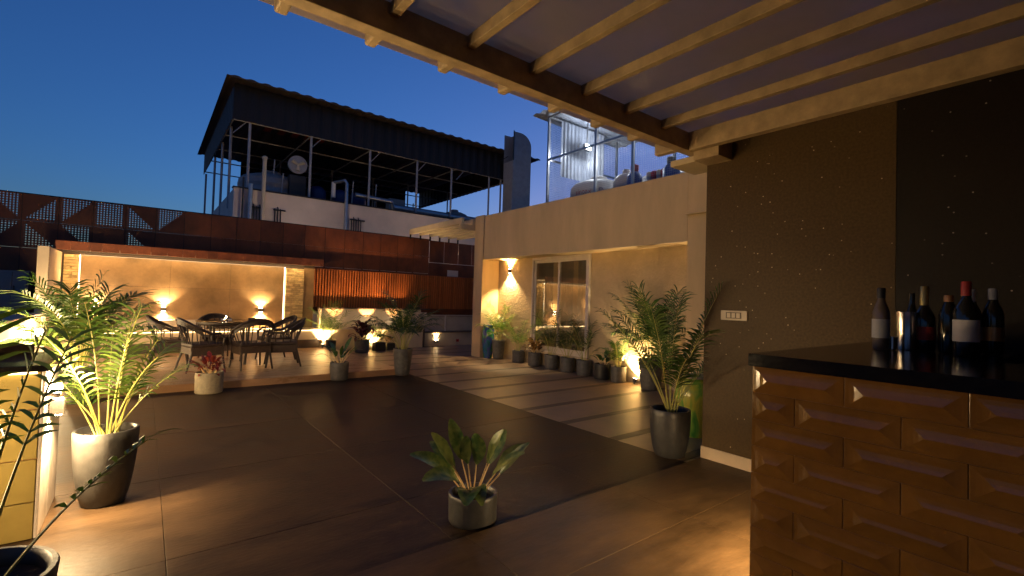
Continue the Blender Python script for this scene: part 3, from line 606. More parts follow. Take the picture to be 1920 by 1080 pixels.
t = thing('batten_light', 'white tube light on the cage wall above the pumps', 'light', (8.6, 5.2, 4.6)); box('tube', (8.2, 9.2, 5.18, 5.21, 4.9, 4.93), 'bulbwhite', t); box('bracket', (8.68, 8.72, 5.185, 5.205, 4.931, 5.5), 'galv', t); lamp('POINT', 'light', (8.7, 5.3, 4.8), 5, WHITE, t, radius=.1)
t = tank('water_tank', 'white ribbed water tank with red lettering inside the cage', 7.95, 7.15, 3.0, .62, 1.05, 'whitetank')
def label_text(body, m, x0, z, h, cx, cy, r, a0, parent):
    cu = bpy.data.curves.new('lettering', 'FONT'); cu.body = body; cu.size = h; cu.extrude = 0.0
    o = bpy.data.objects.new('lettering', cu); C.objects.link(o); dg = bpy.context.evaluated_depsgraph_get(); me = bpy.data.meshes.new_from_object(o.evaluated_get(dg)); bpy.data.objects.remove(o)
    for v in me.vertices:
        a = a0+v.co.x/r; v.co = Vector((cx+r*math.cos(a), cy+r*math.sin(a), z+v.co.y))
    me.materials.clear(); me.materials.append(MATS[m]); link('lettering', me, parent)
label_text('sintex', 'redtext', 0, 3.63, .17, 7.95, 7.15, .642, math.radians(172), t); label_text('Pure', 'greytext', 0, 3.63, .17, 7.95, 7.15, .642, math.radians(222), t)
tank('water_tank', 'small white ribbed tank beside the lettered tank in the cage', 7.6, 6.1, 3.0, .26, .95, 'whitetank'); tank('water_tank', 'wide white water tank behind the blue filter vessels', 8.6, 5.6, 3.0, .8, 1.05, 'whitetank')
for x, y_, lab, red in ((7.45, 5.78, 'blue filter vessel with red cap in the cage', True), (7.5, 5.0, 'blue filter vessel with black valve head, right of the red-capped one', False)):
    v = thing('filter_vessel', lab, 'filter vessel', (x, y_, 3.0), 'filter vessels in the cage'); MB().lathe([(.12, 0), (.15, .05), (.15, .78), (.1, .86), (.06, .88)], 24, (x, y_, 3.0)).build('vessel', 'blueplastic', v, True); MB().lathe([(.07, .881), (.08, .92), (.08, 1.0), (.05, 1.02)], 18, (x, y_, 3.0)).build('valve_head', 'redplastic' if red else 'blackpipe', v, True)
v = thing('pump_rack', 'rack of red and grey pump fittings in the cage', 'rack', (7.6, 5.45, 3.0))
for i in range(4): MB().lathe([(.05, 0), (.05, .75), (.06, .76), (.06, .86), (.03, .88)], 12, (7.65, 5.25+.11*i, 3.0)).build('fitting', ('redplastic', 'whitetank')[i % 2], v, True)

# ================================================================== GLITTER WALL + pergola
gwall = thing('glitter_wall', 'dark sparkling glitter-finish wall beside the bar', 'wall', (3.9, 1.5, .03))
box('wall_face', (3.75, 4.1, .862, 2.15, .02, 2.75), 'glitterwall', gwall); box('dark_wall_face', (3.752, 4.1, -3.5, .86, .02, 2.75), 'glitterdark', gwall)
box('skirting', (3.738, 3.7495, .87, 2.155, .03, .128), 'baseboard', gwall, .002)
box('cap_slab', (3.62, 4.0, 2.151, 2.42, 2.52, 2.57), 'beamcream', gwall)
sw = thing('wall_switch', 'pale socket and switch plate on the glitter wall', 'switch', (3.745, 1.89, 1.2)); box('plate', (3.738, 3.7495, 1.785, 2.0, 1.193, 1.272), 'plastic_white', sw, .004); box('insert', (3.734, 3.7379, 1.83, 1.955, 1.208, 1.258), 'plastic_dark', sw, .002)
for k in range(3): box('rocker', (3.731, 3.7339, 1.84+.038*k, 1.868+.038*k, 1.214, 1.252), 'plastic_white', sw)
perg = thing('pergola', 'timber-coloured pergola roof of beams and rafters overhead', 'pergola', (1.5, 0, 2.6))
box('cross_beam', (-2.2, 3.749, 2.15, 2.235, 2.57, 2.722), 'beam', perg, .004); box('side_beam', (3.46, 3.53, -4, 2.149, 2.572, 2.722), 'beam', perg, .004); box('beam_pad', (3.531, 3.748, 1.93, 2.148, 2.5, 2.69), 'beam', perg, .004)
for k in range(13):
    x = 3.10-.44*k; MB().box(x-.022, x+.022, -4, 2.148, 2.658, 2.722).build('rafter', 'beam', perg, False, .003)
    t_ = MB(); t_.box(x-.03, x+.03, 2.236, 2.47, 2.64, 2.722); t_.build('rafter_tail', 'beam', perg, False, .012)
    MB().box(x+.22-.2185, x+.22+.2185, -4, 2.56, 2.7225, 2.732).build('roof_sheet', 'acrylic', perg)
box('rafter_tail', (3.46, 3.53, 2.236, 2.48, 2.6, 2.722), 'beam', perg, .012); box('roof_sheet', (3.54, 3.745, -4, 2.56, 2.7225, 2.732), 'acrylic', perg)

rw = thing('rear_wall', 'dark rear wall of the covered bar area behind the viewer', 'wall', (0, -4.2, 0))
box('wall', (-3.4, 4.1, -4.3, -4.05, -.3, 2.75), 'slate_dark', rw); box('sky_blocker', (-3.4, 3.7, -8, .1, 2.76, 6.5), 'plaster', rw)  # mass above the roof sheets is unseen, added to block sky light
box('sky_blocker', (3.78, 9, -5, 2.1, 2.76, 6.2), 'plaster', gwall)  # unseen mass added on the right, keeping sky light off the roof sheets
# ================================================================== BAR
bar = thing('bar_counter', 'bar with polished black granite top and glossy brown relief tiles', 'bar', (2.4, 0, .03))
box('core', (1.872, 3.73, .3, .862, .03, 1.075), 'bargrout', bar); box('core', (1.872, 2.5, -3, .299, .03, 1.075), 'bargrout', bar)
mb = MB(); Lp = [(1.842, -3), (2.52, -3), (2.52, .28), (3.745, .28), (3.745, .872), (1.842, .872)]
mb.face([(x, y_, 1.124) for x, y_ in Lp]); mb.face([(x, y_, 1.077) for x, y_ in reversed(Lp)])
for i in range(6): a, b = Lp[i], Lp[(i+1) % 6]; mb.face([(*a, 1.077), (*b, 1.077), (*b, 1.124), (*a, 1.124)])
mb.build('granite_top', 'granite', bar)
TL, TH = .304, .1015
def relief(l, h, hipL=True, hipR=True):
    """glazed hip-shaped relief tile, facing -x, spans y 0..-l, z 0..-h"""
    mb = MB(); d, e, hp = .0105, .003, .056; g = .0005
    a, b = -g, -(l-g); t, u = -g, -(h-g); zm = -h*.53
    ya = a-hp if hipL else a; yb = b+hp if hipR else b
    P = lambda x, y_, z: (-x, y_, z)
    # base rim -> valley lip -> ridge ; slightly concave slopes through one mid ring
    n = 4
    def ring(k):
        f_ = k/n; dd = e+(d-e)*(f_**2.0); 
        return [P(dd, a+(ya-a)*f_, t+(zm-t)*f_), P(dd, b+(yb-b)*f_, t+(zm-t)*f_), P(dd, b+(yb-b)*f_, u+(zm-u)*f_), P(dd, a+(ya-a)*f_, u+(zm-u)*f_)]
    back = [P(0, a, t), P(0, b, t), P(0, b, u), P(0, a, u)]
    rings = [back]+[ring(k) for k in range(n+1)]
    for r0, r1 in zip(rings[:-1], rings[1:]):
        for i in range(4):
            j = (i+1) % 4; mb.face([r0[i], r0[j], r1[j], r1[i]])
    return mb.mesh('relief_tile', 'bartile', False, True)
full = relief(TL, TH); half = relief(TL/2, TH)
for r_ in range(11):
    z = 1.076-TH*r_
    if z-TH < .02: break
    y = .868
    if r_ % 2: link('relief_tile', half, bar, .002, (1.871, y, z)); y -= TL/2
    while y > -1.6: link('relief_tile', full, bar, .002, (1.871, y, z)); y -= TL
# lamp on the bar end, below the counter, washing the floor towards the glitter wall
t = thing('bar_end_light', 'small warm light on the end of the bar washing the floor', 'light', (2.45, .87, .4)); box('body', (2.40, 2.52, .863, .895, .4, .46), 'lampbody', t, .003); box('lens', (2.41, 2.51, .87, .89, .396, .3995), 'bulb', t)
lamp('SPOT', 'light', (2.46, .905, .385), 19, WARM, t, (0, .35, -.6), 150, .6, .03)
# bottles on the counter
def bottle(x, y_, prof, label, m='bottleglass', cap=None, lab=None, name='bottle'):
    b = thing(name, label, 'bottle', (x, y_, 1.125), 'bottles on the bar'); MB().lathe(prof, 24, (x, y_, 1.1255)).build('body', m, b, True)
    if cap: r, z0, z1, cm = cap; MB().lathe([(r, z0), (r, z1-.004), (r*.85, z1)], 18, (x, y_, 1.1255)).build('cap', cm, b, True)
    if lab: r, z0, z1, lm = lab; MB().lathe([(r, z0), (r, z1)], 24, (x, y_, 1.1255)).build('label', lm, b, True)
def bp(r, h, nh, nr): return [(r*.9, 0), (r, .01), (r, h), (r*.8, h+.025), (nr*1.3, h+.05), (nr, h+.07), (nr, nh)]
bottle(2.65, .66, bp(.033, .17, .24, .013), 'clear spirit bottle with pale label and black cap at the end of the bar', 'clearish', (.016, .235, .282, 'blackpipe'), (.0335, .055, .14, 'label_grey'))
bottle(2.98, .62, bp(.03, .15, .27, .012), 'dark slim bottle behind the steel tumbler')
bottle(2.84, .545, bp(.04, .15, .26, .014), 'sparkling wine bottle with gold foil neck', 'bottleglass', (.0165, .2, .297, 'foilgold'), (.0405, .05, .11, 'label_red'))
bottle(2.80, .455, bp(.034, .17, .225, .014), 'dark bottle with copper coloured cap', 'bottleglass', (.017, .222, .255, 'copper'))
bottle(2.70, .385, bp(.042, .18, .27, .015), 'tall dark bottle with red capsule and white label', 'bottleglass', (.017, .25, .31, 'label_red'), (.0425, .06, .15, 'label_white'))
bottle(2.92, .40, bp(.036, .17, .26, .014), 'dark bottle with pale cap behind the red-capped bottle', 'bottleglass', (.016, .225, .285, 'label_white'), (.0365, .06, .12, 'label_grey'))
bottle(2.95, .335, bp(.036, .18, .27, .014), 'rightmost dark bottle with amber label', 'bottleglass', (.016, .24, .29, 'label_grey'), (.0365, .06, .12, 'copper'))
tb = thing('steel_tumbler', 'shiny steel tumbler between the bottles', 'tumbler', (2.81, .6, 1.125)); MB().lathe([(.042, 0), (.043, .004), (.043, .172), (.040, .172), (.040, .01)], 32, (2.81, .6, 1.1255)).build('cup', 'tumbler', tb, True); MB().lathe([(.0445, .168), (.0445, .176), (.041, .176)], 32, (2.81, .6, 1.1255)).build('rim', 'tumbler', tb, True)
sg = thing('small_glass', 'tiny shot glass next to the clear bottle', 'glass', (2.70, .625, 1.125)); MB().lathe([(.014, 0), (.02, .004), (.022, .06), (.019, .06), (.016, .01)], 18, (2.715, .635, 1.1255)).build('cup', 'tumbler', sg, True)

# ================================================================== LEFT SIDE: pier, parapet
pier = thing('tiled_pier', 'low tiled pier with polished black top at the left edge', 'pier', (-.8, 3.75, 0))
box('core', (-1.25, -.405, 3.445, 4.05, 0, .86), 'bargrout', pier)
for k, (z0, z1) in enumerate(((.0, .19), (.19, .41), (.41, .665), (.665, .858))):
    for a, b in ((-1.25, -.83), (-.83, -.405)): box('front_tile', (a+.002, b-.002, 3.43, 3.444, z0+.003, z1-.003), 'glazedtile', pier, .003)
for a, b in ((3.43, 3.72), (3.72, 4.06)): box('side_tile', (-.404, -.39, a+.001, b-.001, .002, .858), 'marble', pier, .002)
box('granite_top', (-1.27, -.375, 3.40, 4.10, .862, .895), 'granite', pier, .004); box('timber_trim', (-1.2, -.52, 4.06, 4.095, .896, .945), 'amberwood', pier, .004)
box('led_strip', (-1.2, -.42, 3.412, 3.42, .852, .8615), 'undercap_led', pier)
t = thing('added_glow_bulb', 'bulb added beside the pier light for extra glow on the bar', 'wall light', (-.389, 3.60, .74)); MB().lathe([(.012, 0), (.022, .02), (.018, .045)], 14, (-.35, 3.50, .735)).build('bulb', 'bulb', t, True); box('socket', (-.3885, -.335, 3.485, 3.515, .72, .7345), 'lampbody', t)  # added bulb, strengthens the pier light towards bar and palm
lamp('POINT', 'light', (-.30, 3.50, .76), 6, WARM, t, radius=.02)
sconce((-.389, 3.60, .64), (1, 0), 'glaring wall light on the side of the tiled pier', 14, 38, (.06, .06, .08), ang=140)
par = thing('parapet_wall', 'low cream parapet wall with projecting cap along the left edge of the terrace', 'wall', (-1.35, 7, 0))
box('wall', (-1.45, -1.25, 2.5, 10.19, 0, .86), 'creampaint', par); box('cap', (-1.49, -1.21, 2.5, 10.19, .862, .895), 'marble', par, .004)
def lantern(y_, label, e):
    t = thing('parapet_light', label, 'wall light', (-1.249, y_, .6), 'parapet lights')
    box('back_plate', (-1.2495, -1.235, y_-.05, y_+.05, .54, .72), 'lampbody', t, .003)
    MB().lathe([(.03, 0), (.045, .01), (.05, .05), (.045, .09), (.03, .1)], 18, (-1.17, y_, .58)).build('diffuser', 'bulb', t, True)
    MB().tube([(-1.235, y_, .70), (-1.17, y_, .70), (-1.17, y_, .682)], .01, 6).build('arm', 'lampbody', t)
    lamp('POINT', 'light', (-1.10, y_, .63), e, WARM, t, radius=.05)
for y_, e, lab in ((2.85, 11, 'unseen light added on the parapet nearest the viewer, brightening bar and pier'), (9.5, 25, 'parapet light nearest the pavilion'), (7.0, 25, 'parapet light behind the lush palm'), (5.0, 30, 'parapet light behind the tiled pier')): lantern(y_, lab, e)  # nearest one is added out of view to brighten bar and pier

# ================================================================== FURNITURE
def make_chair():
    t = thing('wicker_chair', 'x', 'chair', (0, 0, 0), 'wicker chairs round the table', 0, False)   # faces +x
    box('seat', (-.21, .24, -.225, .225, .36, .42), 'wicker', t, .02); 
    mb = MB()
    for b in ((-.2, .23, -.22, -.21, .24, .36), (-.2, .23, .21, .22, .24, .36), (.22, .23, -.209, .209, .26, .36), (-.21, -.2, -.209, .209, .26, .36)): mb.box(*b)
    mb.build('apron', 'wickerlite', t)
    for sx, sy in ((1, 1), (1, -1), (-1, 1), (-1, -1)):
        top = (.2 if sx > 0 else -.17, .2*sy, .37); bot = (.25 if sx > 0 else -.27, .23*sy, .0); MB().tube([bot, top], [.014, .019], 8).build('leg', 'wicker', t, True)
    # arm and back rail: high at the back, sweeping down to the front of the arms
    loop = []
    for i in range(25):
        a = math.radians(-125+250*i/24); ca = -math.cos(a)
        x = .30*ca if ca < 0 else .26*ca; y = .30*math.sin(a); z = .60+.19*max(0, (-ca))**1.2 - (.03 if ca > 0 else 0)
        loop.append((x-.03 if ca < 0 else x, y, z))
    s0, s1 = loop[0], loop[-1]
    rail = [(.22, -.22, .38), (.225, -.25, .5)]+loop+[(.225, .25, .5), (.22, .22, .38)]
    MB().tube(rail, .019, 8).build('arm_rail', 'wicker', t, True)
    mb = MB(); n = 16
    A = lambda a, dz: (-.30*math.cos(a)-.03+(.05*(.1+dz) if dz < 0 else 0), .30*math.sin(a), .60+.19*math.cos(a)**1.2+dz)
    for i in range(n):
        a0 = math.radians(-78+156*i/n); a1 = math.radians(-78+156*(i+1)/n); mb.face([A(a0, -.085), A(a1, -.085), A(a1, 0), A(a0, 0)])
    mb.build('back_band', 'wicker', t)
    for k in range(7):
        a = math.radians(-54+18*k); p = A(a, -.06); MB().tube([(-.20, .2*math.sin(a)/.81, .41), p], .009, 6).build('back_spindle', 'wicker', t)
    for s in (-1, 1):
        for k in range(3): MB().tube([(.12-.11*k, s*.215, .42), (.13-.12*k, s*.275, .585+.012*k)], .008, 6).build('arm_spindle', 'wicker', t)
    return t
ch = make_chair(); ch.location = (.36, 9.55, .096); ch.rotation_euler = (0, 0, math.radians(-5)); ch['label'] = 'leftmost wicker chair, beside the left end of the bench'
for (x, y_, a, lab) in ((.72, 8.62, 14, 'wicker chair directly behind the pot of red leaves'), (1.38, 8.52, 100, 'wicker chair with its back to the camera, right of the red plant'), (1.86, 8.62, 172, 'near right wicker chair turned sideways at the deck edge'), (1.92, 9.45, 190, 'far right wicker chair on the bench side of the table'), (1.05, 9.98, -88, 'wicker chair behind the table against the bench')): copytree(ch, (x, y_, .096), math.radians(a), lab)
tab = thing('dining_table', 'round glass-topped wicker table in the middle of the deck', 'table', (1.15, 9.2, .096))
MB().lathe([(.48, 0), (.49, .004), (.49, .010), (.48, .014)], 40, (1.15, 9.2, .805)).build('glass_top', 'tableglass', tab, True); MB().lathe([(.44, 0), (.46, .02), (.46, .05), (.43, .05)], 40, (1.15, 9.2, .753)).build('rim', 'wicker', tab, True)
for a in range(4): t_ = math.radians(45+90*a); MB().tube([(1.15+.3*math.cos(t_), 9.2+.3*math.sin(t_), .096), (1.15+.36*math.cos(t_), 9.2+.36*math.sin(t_), .755)], .02, 8).build('leg', 'wicker', tab, True)
tag(MB().lathe([(.03, 0), (.05, .01), (.055, .05), (.05, .05), (.045, .015)], 20, (1.45, 9.05, .821)).build('bowl', 'potblack', None, True), 'small black bowl on the glass table', 'bowl')
tag(box('napkin_box', (1.02, 1.17, 9.12, 9.22, .821, .85), 'label_white', None, .004), 'flat white napkin box on the glass table', 'box')
cd = thing('candle_glass', 'small lit candle glass on the glass table', 'candle', (1.1, 8.95, .82)); MB().lathe([(.025, 0), (.03, .005), (.032, .06), (.028, .06), (.025, .01)], 18, (1.06, 8.92, .8205)).build('holder', 'tumbler', cd, True); MB().lathe([(.003, .06), (.008, .07), (.002, .09)], 8, (1.06, 8.92, .8205)).build('flame', 'bulb', cd, True)

# ================================================================== PLANTS
def pot(t, r, h, m, taper=.72, belly=0, square=False):
    if square:
        mb = MB(); mb.box(-r, r, -r, r, 0, h-.002); mb.build('pot', m, t, False, .004); box('soil', (-r+.015, r-.015, -r+.015, r-.015, h-.001, h+.004), 'soil', t); return
    rb = r*taper
    prof = [(rb*.96, 0), (rb, .008)] + [(rb+(r-rb)*(i/8)**.75+belly*math.sin(math.pi*i/8), h*i/8) for i in range(1, 8)] + [(r, h-.006), (r-.004, h), (r-.016, h), (r-.022, h-.008), (r-.026, h-.05)]
    p_ = MB().lathe(prof, 40).build('pot', m, t, True); MB().lathe([(r-.03, h-.06), (r-.03, h-.045)], 28).build('soil', 'soil', p_)
def frond(rng, L_, az, e0, bend, base, npair, leafL, wid, m, droop=.5, pet=.32):
    mb = MB(); n = 12; pts = []; p = Vector(base); dirs = []
    for i in range(n+1):
        t = i/n; e = e0-bend*t**1.5; d = Vector((math.cos(az)*math.cos(e), math.sin(az)*math.cos(e), math.sin(e)))
        pts.append(p.copy()); dirs.append(d); p = p+d*(L_/n)
    mb.cur = 1; mb.tube(pts, [.0045*(1-.75*i/n)+.001 for i in range(n+1)], 5); mb.cur = 0
    for k in range(npair):
        t = pet+(1-pet)*(k+.5)/npair; fi = t*n; i = min(int(fi), n-1); q = pts[i].lerp(pts[i+1], fi-i); d = dirs[i]
        side = d.cross(Vector((0, 0, 1))); side = side.normalized() if side.length > .05 else Vector((-math.sin(az), math.cos(az), 0)); upv = side.cross(d).normalized()
        ll = leafL*(.55+.45*math.sin(math.pi*min(1, .15+.85*(1-abs(2*(t-pet)/(1-pet)-.8)*.6))))*rng.uniform(.85, 1.1)
        for s in (-1, 1):
            fw = rng.uniform(.55, .85)+.5*(t-pet); v0 = (side*s+d*fw+upv*rng.uniform(.1, .45)).normalized()
            v1 = (v0+Vector((0, 0, -droop*rng.uniform(.5, 1.1)))).normalized(); v2 = (v1+Vector((0, 0, -droop*rng.uniform(.4, 1)))).normalized()
            wv = v0.cross(upv).normalized() if abs(v0.dot(upv)) < .98 else d
            a = q; b = q+v0*ll*.35; c = b+v1*ll*.35; e_ = c+v2*ll*.3; w0 = wid*.35; w1 = wid; w2 = wid*.75
            mb.face([a-wv*w0, a+wv*w0, b+wv*w1, b-wv*w1]); mb.face([b-wv*w1, b+wv*w1, c+wv*w2, c-wv*w2]); mb.face([c-wv*w2, c+wv*w2, e_])
    return mb
def palm(loc, label, r, h, pm, height, spread, nf, seed, leaf='palmleaf', group='potted palms', taper=.72, belly=0, leafL=None, wid=.007, npair=20, square=False, az0=None, pet=.38, name='potted_palm'):
    rng = random.Random(seed); t = thing(name, label, 'potted plant', loc, group, 0, False); pot(t, r, h, pm, taper, belly, square)
    z0 = h-.05; HH = height-z0
    for i in range(nf):
        az = 2*math.pi*(i*.382)+rng.uniform(-.35, .35); q = (i+.5)/nf
        e0 = math.radians(88-30*q+rng.uniform(-5, 5)); L_ = HH*(1.12-.3*q)*rng.uniform(.85, 1.12)+spread*.25; bend = math.radians(35+75*q+rng.uniform(-12, 18))*spread/.45
        bend = min(bend, math.radians(150)); rr = r*.35*rng.random()
        b = (rr*math.cos(az), rr*math.sin(az), z0)
        frond(rng, L_, az, e0, bend, b, npair, (leafL or HH*.3), wid, leaf, .5, pet).build('frond', [leaf, 'stalk'], t)
    return t
def blade(L_, wmax, bend, m, n=7, fold=.25, pl=.1, pe=60, shape=1.0):
    """broad leaf on a petiole, starts at origin going +x"""
    mb = MB(); mb.cur = 1; e = math.radians(pe); p1 = Vector((pl*math.cos(e), 0, pl*math.sin(e)))
    mb.tube([(0, 0, 0), p1*.5+Vector((-.004, 0, 0)), p1], [.0055, .0045, .0035], 6); mb.cur = 0; p = p1.copy(); rows = []
    for i in range(n+1):
        t = i/n; ee = e-bend*t; wv = wmax*math.sin(math.pi*min(1, (t*.94+.03))**shape)**.8; d = Vector((math.cos(ee), 0, math.sin(ee))); upv = Vector((-math.sin(ee), 0, math.cos(ee)))
        wav = .04*wmax*math.sin(t*19)
        rows.append((p+Vector((0, wv, 0))+upv*(wv*fold+wav), p+Vector((0, wv*.5, 0))+upv*wv*fold*.35, p.copy(), p-Vector((0, wv*.5, 0))+upv*wv*fold*.35, p-Vector((0, wv, 0))+upv*(wv*fold-wav))); p = p+d*(L_/n)
    i0 = len(mb.v)
    for r_ in rows: mb.v += [tuple(q) for q in r_]
    for i in range(n):
        for j in range(4): mb.f.append((i0+i*5+j, i0+i*5+j+1, i0+(i+1)*5+j+1, i0+(i+1)*5+j)); mb.mi.append(0)
    return mb.mesh('leaf', [m, 'palestalk'], True)
def leafy(loc, label, r, h, pm, leaves, seed, name='leafy_plant', group='leafy potted plants', taper=.95, square=False):
    """leaves: list of (mesh, az, z, tilt, scale)"""
    t = thing(name, label, 'potted plant', loc, group, 0, False); pot(t, r, h, pm, taper, 0, square)
    for me, az, z, tilt, s, off, *rl in leaves:
        o = link('leaf', me, t); o.location = (off*math.cos(az), off*math.sin(az), z); o.rotation_euler = ((rl[0] if rl else 0), -tilt, az); o.scale = (s, s, s)
    return t
# big aglaonema in the centre foreground (view axes: right = (.79,-.61), away = (.61,.79))
AR = math.atan2(-.615, .788)
def L1(Ll, wm, bend, pl, pe, m='aglaleaf', fold=.22): return blade(Ll, wm, math.radians(bend), m, 9, fold, pl, pe)
z7 = .10
lv = [(L1(0.246, 0.047, 19, 0.276, 74), AR+math.radians(165), z7, 0, 1, .012), (L1(0.246, 0.049, 17, 0.299, 82), AR+math.radians(15), z7, 0, 1, .01), (L1(0.246, 0.046, 15, 0.253, 80), AR+math.radians(120), z7, 0, 1, .014),
      (L1(0.269, 0.041, 7, 0.253, 60), AR+math.radians(10), z7, 0, 1, .016), (L1(0.302, 0.048, 36, 0.230, 62), AR+math.radians(-12), z7, 0, 1, .02), (L1(0.280, 0.048, 64, 0.230, 62), AR+math.radians(178), z7, 0, 1, .02),
      (L1(0.280, 0.061, 89, 0.184, 58), AR+math.radians(212), z7, 0, 1, .02), (L1(0.269, 0.064, 81, 0.138, 45), AR+math.radians(268), z7, 0, 1, .025), (L1(0.224, 0.047, 26, 0.230, 70), AR+math.radians(60), z7, 0, 1, .012), (L1(0.190, 0.039, 21, 0.253, 84), AR+math.radians(300), z7, 0, 1, .008)]
lv += [(L1(.24, .045, 50, .2, 66), AR+math.radians(140), z7, 0, 1, .018), (L1(.25, .046, 55, .22, 64), AR+math.radians(35), z7, 0, 1, .018), (L1(.23, .05, 30, .25, 80), AR+math.radians(250), z7, 0, 1, .01), (L1(.24, .048, 110, .15, 50), AR+math.radians(285), z7, 0, 1, .025)]
lv = [(*q, math.radians(26)*math.cos(q[1]-AR)) for q in lv]
leafy((1.58, 2.345, 0), 'broad-leaved plant in a short round grey pot in the centre foreground', .145, .165, 'potcharcoal', lv, 3, 'aglaonema', taper=.97)
# small aglaonema on the deck edge, leaves dark
rng = random.Random(11); base_l = [blade(.2, .026, math.radians(b), 'aglagreen', 7, .2, .16, 66) for b in (30, 60, 90)]
def ring(meshes, n, z, seed, s0=.8, s1=1.15, tmax=25):
    rg = random.Random(seed); return [(rg.choice(meshes), 2*math.pi*i*.382+rg.uniform(-.3, .3), z, math.radians(rg.uniform(-tmax, tmax*.4)), rg.uniform(s0, s1), rg.uniform(.005, .03)) for i in range(n)]
leafy((2.42, 7.40, 0), 'dark green broad-leaved plant in a round stone pot at the deck edge', .14, .27, 'potgrey', ring(base_l, 16, .22, 5, .9, 1.4), 4, 'aglaonema', taper=.92)
red_l = [blade(.13, .024, math.radians(b), 'redleaf', 5, .25, .07, 60) for b in (40, 80, 120)]; dred = [blade(.16, .04, math.radians(b), 'darkredleaf', 5, .3, .1, 65) for b in (50, 90, 130)]; cro = [blade(.14, .03, math.radians(b), 'crotonleaf', 5, .3, .07, 60) for b in (40, 80, 110)]
def bushy(ms, n, z, seed, hh, s=1): 
    rg = random.Random(seed); return [(rg.choice(ms), rg.uniform(0, 6.28), z+hh*rg.random()**1.2, math.radians(rg.uniform(-30, 20)), s*rg.uniform(.75, 1.25), rg.uniform(.0, .07)) for i in range(n)]
leafy((.70, 7.20, 0), 'red-leaved plant in a beige stone pot in front of the deck', .16, .265, 'potstone', bushy(red_l, 44, .2, 1, .14, 1.1), 1, 'red_leaf_plant', taper=.98)
leafy((4.0, 10.72, 0), 'bushy dark red plant in a round pot beside the deck corner', .17, .3, 'potgrey', bushy(dred, 46, .24, 2, .26, 1.35), 2, 'red_leaf_plant', taper=.9)
leafy((6.27, 7.25, 0), 'variegated croton in a small dark pot, left of the door', .13, .27, 'potgrey', bushy(cro, 40, .22, 3, .16, 1.2), 3, 'croton', taper=.95)
leafy((4.8, 11.0, 0), 'small reddish plant in a dark square box beside the lit fern', .1, .17, 'potblack', bushy(cro, 14, .14, 8, .08, .9), 8, 'croton', square=True)
leafy((6.27, 5.45, 0), 'low broad-leaved plant in a small dark pot right of the door', .14, .26, 'potblack', ring([blade(.2, .045, math.radians(b), 'aglagreen', 7, .2, .14, 66) for b in (50, 80)], 9, .2, 9, .8, 1.2), 9, 'aglaonema', taper=.95)
# palms
palm((-.37, 1.96, .03), 'big dark pot with tall sparse palm in the near left corner', .2, .45, 'potblack', 1.14, .08, 6, 26, leafL=.12, wid=.007, npair=10, pet=.5)
palm((-.15, 3.80, 0), 'areca palm in a tall tapered charcoal pot lit by the pier light', .16, .445, 'potcharcoal', 1.05, .15, 15, 5, taper=.66, belly=.008, leafL=.17, wid=.0065, npair=13)
palm((-.55, 7.2, 0), 'large lush areca palm in a dark pot at the left end of the deck', .15, .42, 'potgrey', 1.26, .36, 24, 6, leafL=.3, wid=.011, npair=20)
palm((3.46, 7.38, 0), 'dark areca palm in a tall tapered pot at the right deck corner', .16, .44, 'potgrey', 1.2, .42, 18, 7, 'palmdark', leafL=.26, wid=.008)
palm((3.66, 2.40, 0), 'tall areca palm in a speckled grey pot at the end of the glitter wall', .17, .4, 'potcharcoal', 1.34, .17, 14, 8, leafL=.21, wid=.007, npair=24, taper=.74, belly=.012)
palm((6.2, 4.42, 0), 'tall dark-potted palm against the house wall beside the floor light', .19, .46, 'potgrey', 1.36, .36, 20, 9, 'palmdark', leafL=.3, wid=.009)
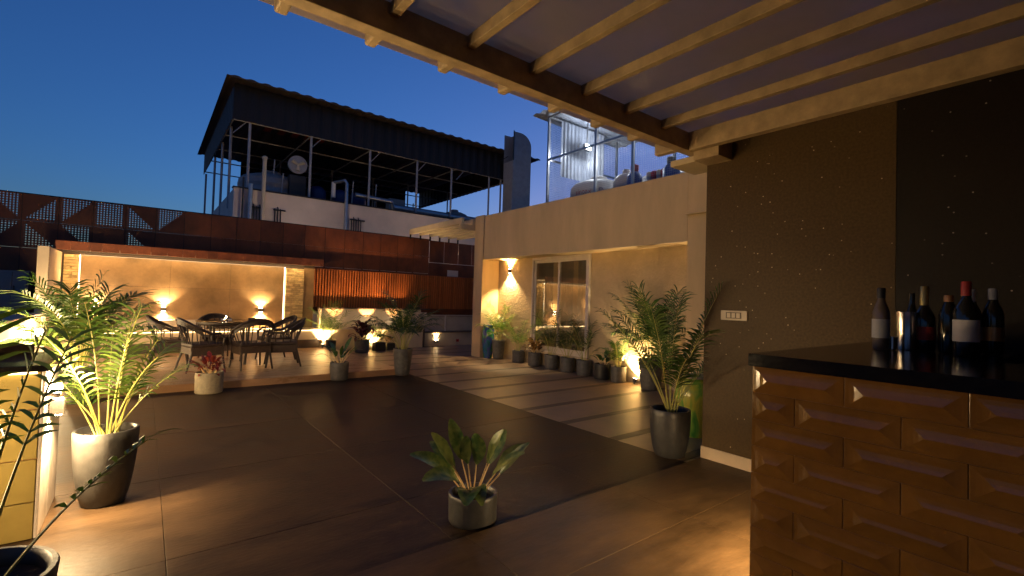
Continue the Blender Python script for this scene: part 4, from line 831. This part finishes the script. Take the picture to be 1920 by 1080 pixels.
palm((6.22, 8.42, 0), 'palm in a tall dark pot next to the painted vase', .15, .42, 'potgrey', 1.02, .4, 13, 10, leafL=.24, wid=.008, npair=16)
palm((6.28, 7.78, 0), 'young palm in a low round pot, left of the croton', .135, .25, 'potgrey', .78, .34, 9, 11, leafL=.2, wid=.007, npair=13, taper=.95)
palm((6.29, 6.77, 0), 'palm in a small dark pot in front of the left door panel', .135, .27, 'potgrey', .95, .24, 8, 12, 'palmdark', leafL=.2, wid=.0065, npair=14, taper=.95)
palm((6.29, 6.32, 0), 'palm in a small dark pot in front of the door centre post', .135, .27, 'potgrey', .88, .24, 7, 13, 'palmdark', leafL=.2, wid=.0065, npair=14, taper=.95)
palm((6.29, 5.9, 0), 'palm in a small dark pot in front of the right door panel', .135, .27, 'potgrey', .84, .24, 7, 14, 'palmdark', leafL=.2, wid=.0065, npair=14, taper=.95)
palm((6.27, 5.10, 0), 'bright young palm in a small brown pot beside the floor light', .13, .26, 'potgrey', .62, .26, 10, 15, leafL=.17, wid=.007, npair=13, taper=.93)
palm((3.38, 10.98, .096), 'small palm in a round dark pot by the bright bench-end light', .12, .19, 'potblack', .92, .3, 12, 16, leafL=.22, wid=.008, npair=12, taper=.8)
palm((4.50, 10.95, 0), 'feathery fern in a square black box lit from behind', .12, .2, 'potblack', .52, .3, 16, 17, leafL=.1, wid=.006, npair=12, square=True, name='potted_fern')
def vase(loc, label, r, h, m):
    t = thing('painted_vase', label, 'vase', loc, 'painted vases', 0, False)
    MB().lathe([(r*.62, 0), (r*.66, .01), (r*.8, h*.2), (r*.97, h*.5), (r, h*.7), (r*.95, h*.85), (r*.8, h*.93), (r*.78, h*.96), (r*.86, h), (r*.8, h), (r*.72, h*.95)], 40).build('body', m, t, True)
    MB().lathe([(r*.78, 0), (r*.88, .004), (r*.89, .016), (r*.82, .018)], 40, (0, 0, h-.002)).build('rim', 'potstone' if m == 'vase_green' else m, t, True)
vase((4.43, 2.62, 0), 'green and yellow glazed floor vase half hidden by the glitter wall', .2, .58, 'vase_green'); vase((6.12, 8.68, 0), 'tall blue and green painted vase beside the house corner pier', .14, .72, 'vase_blue')
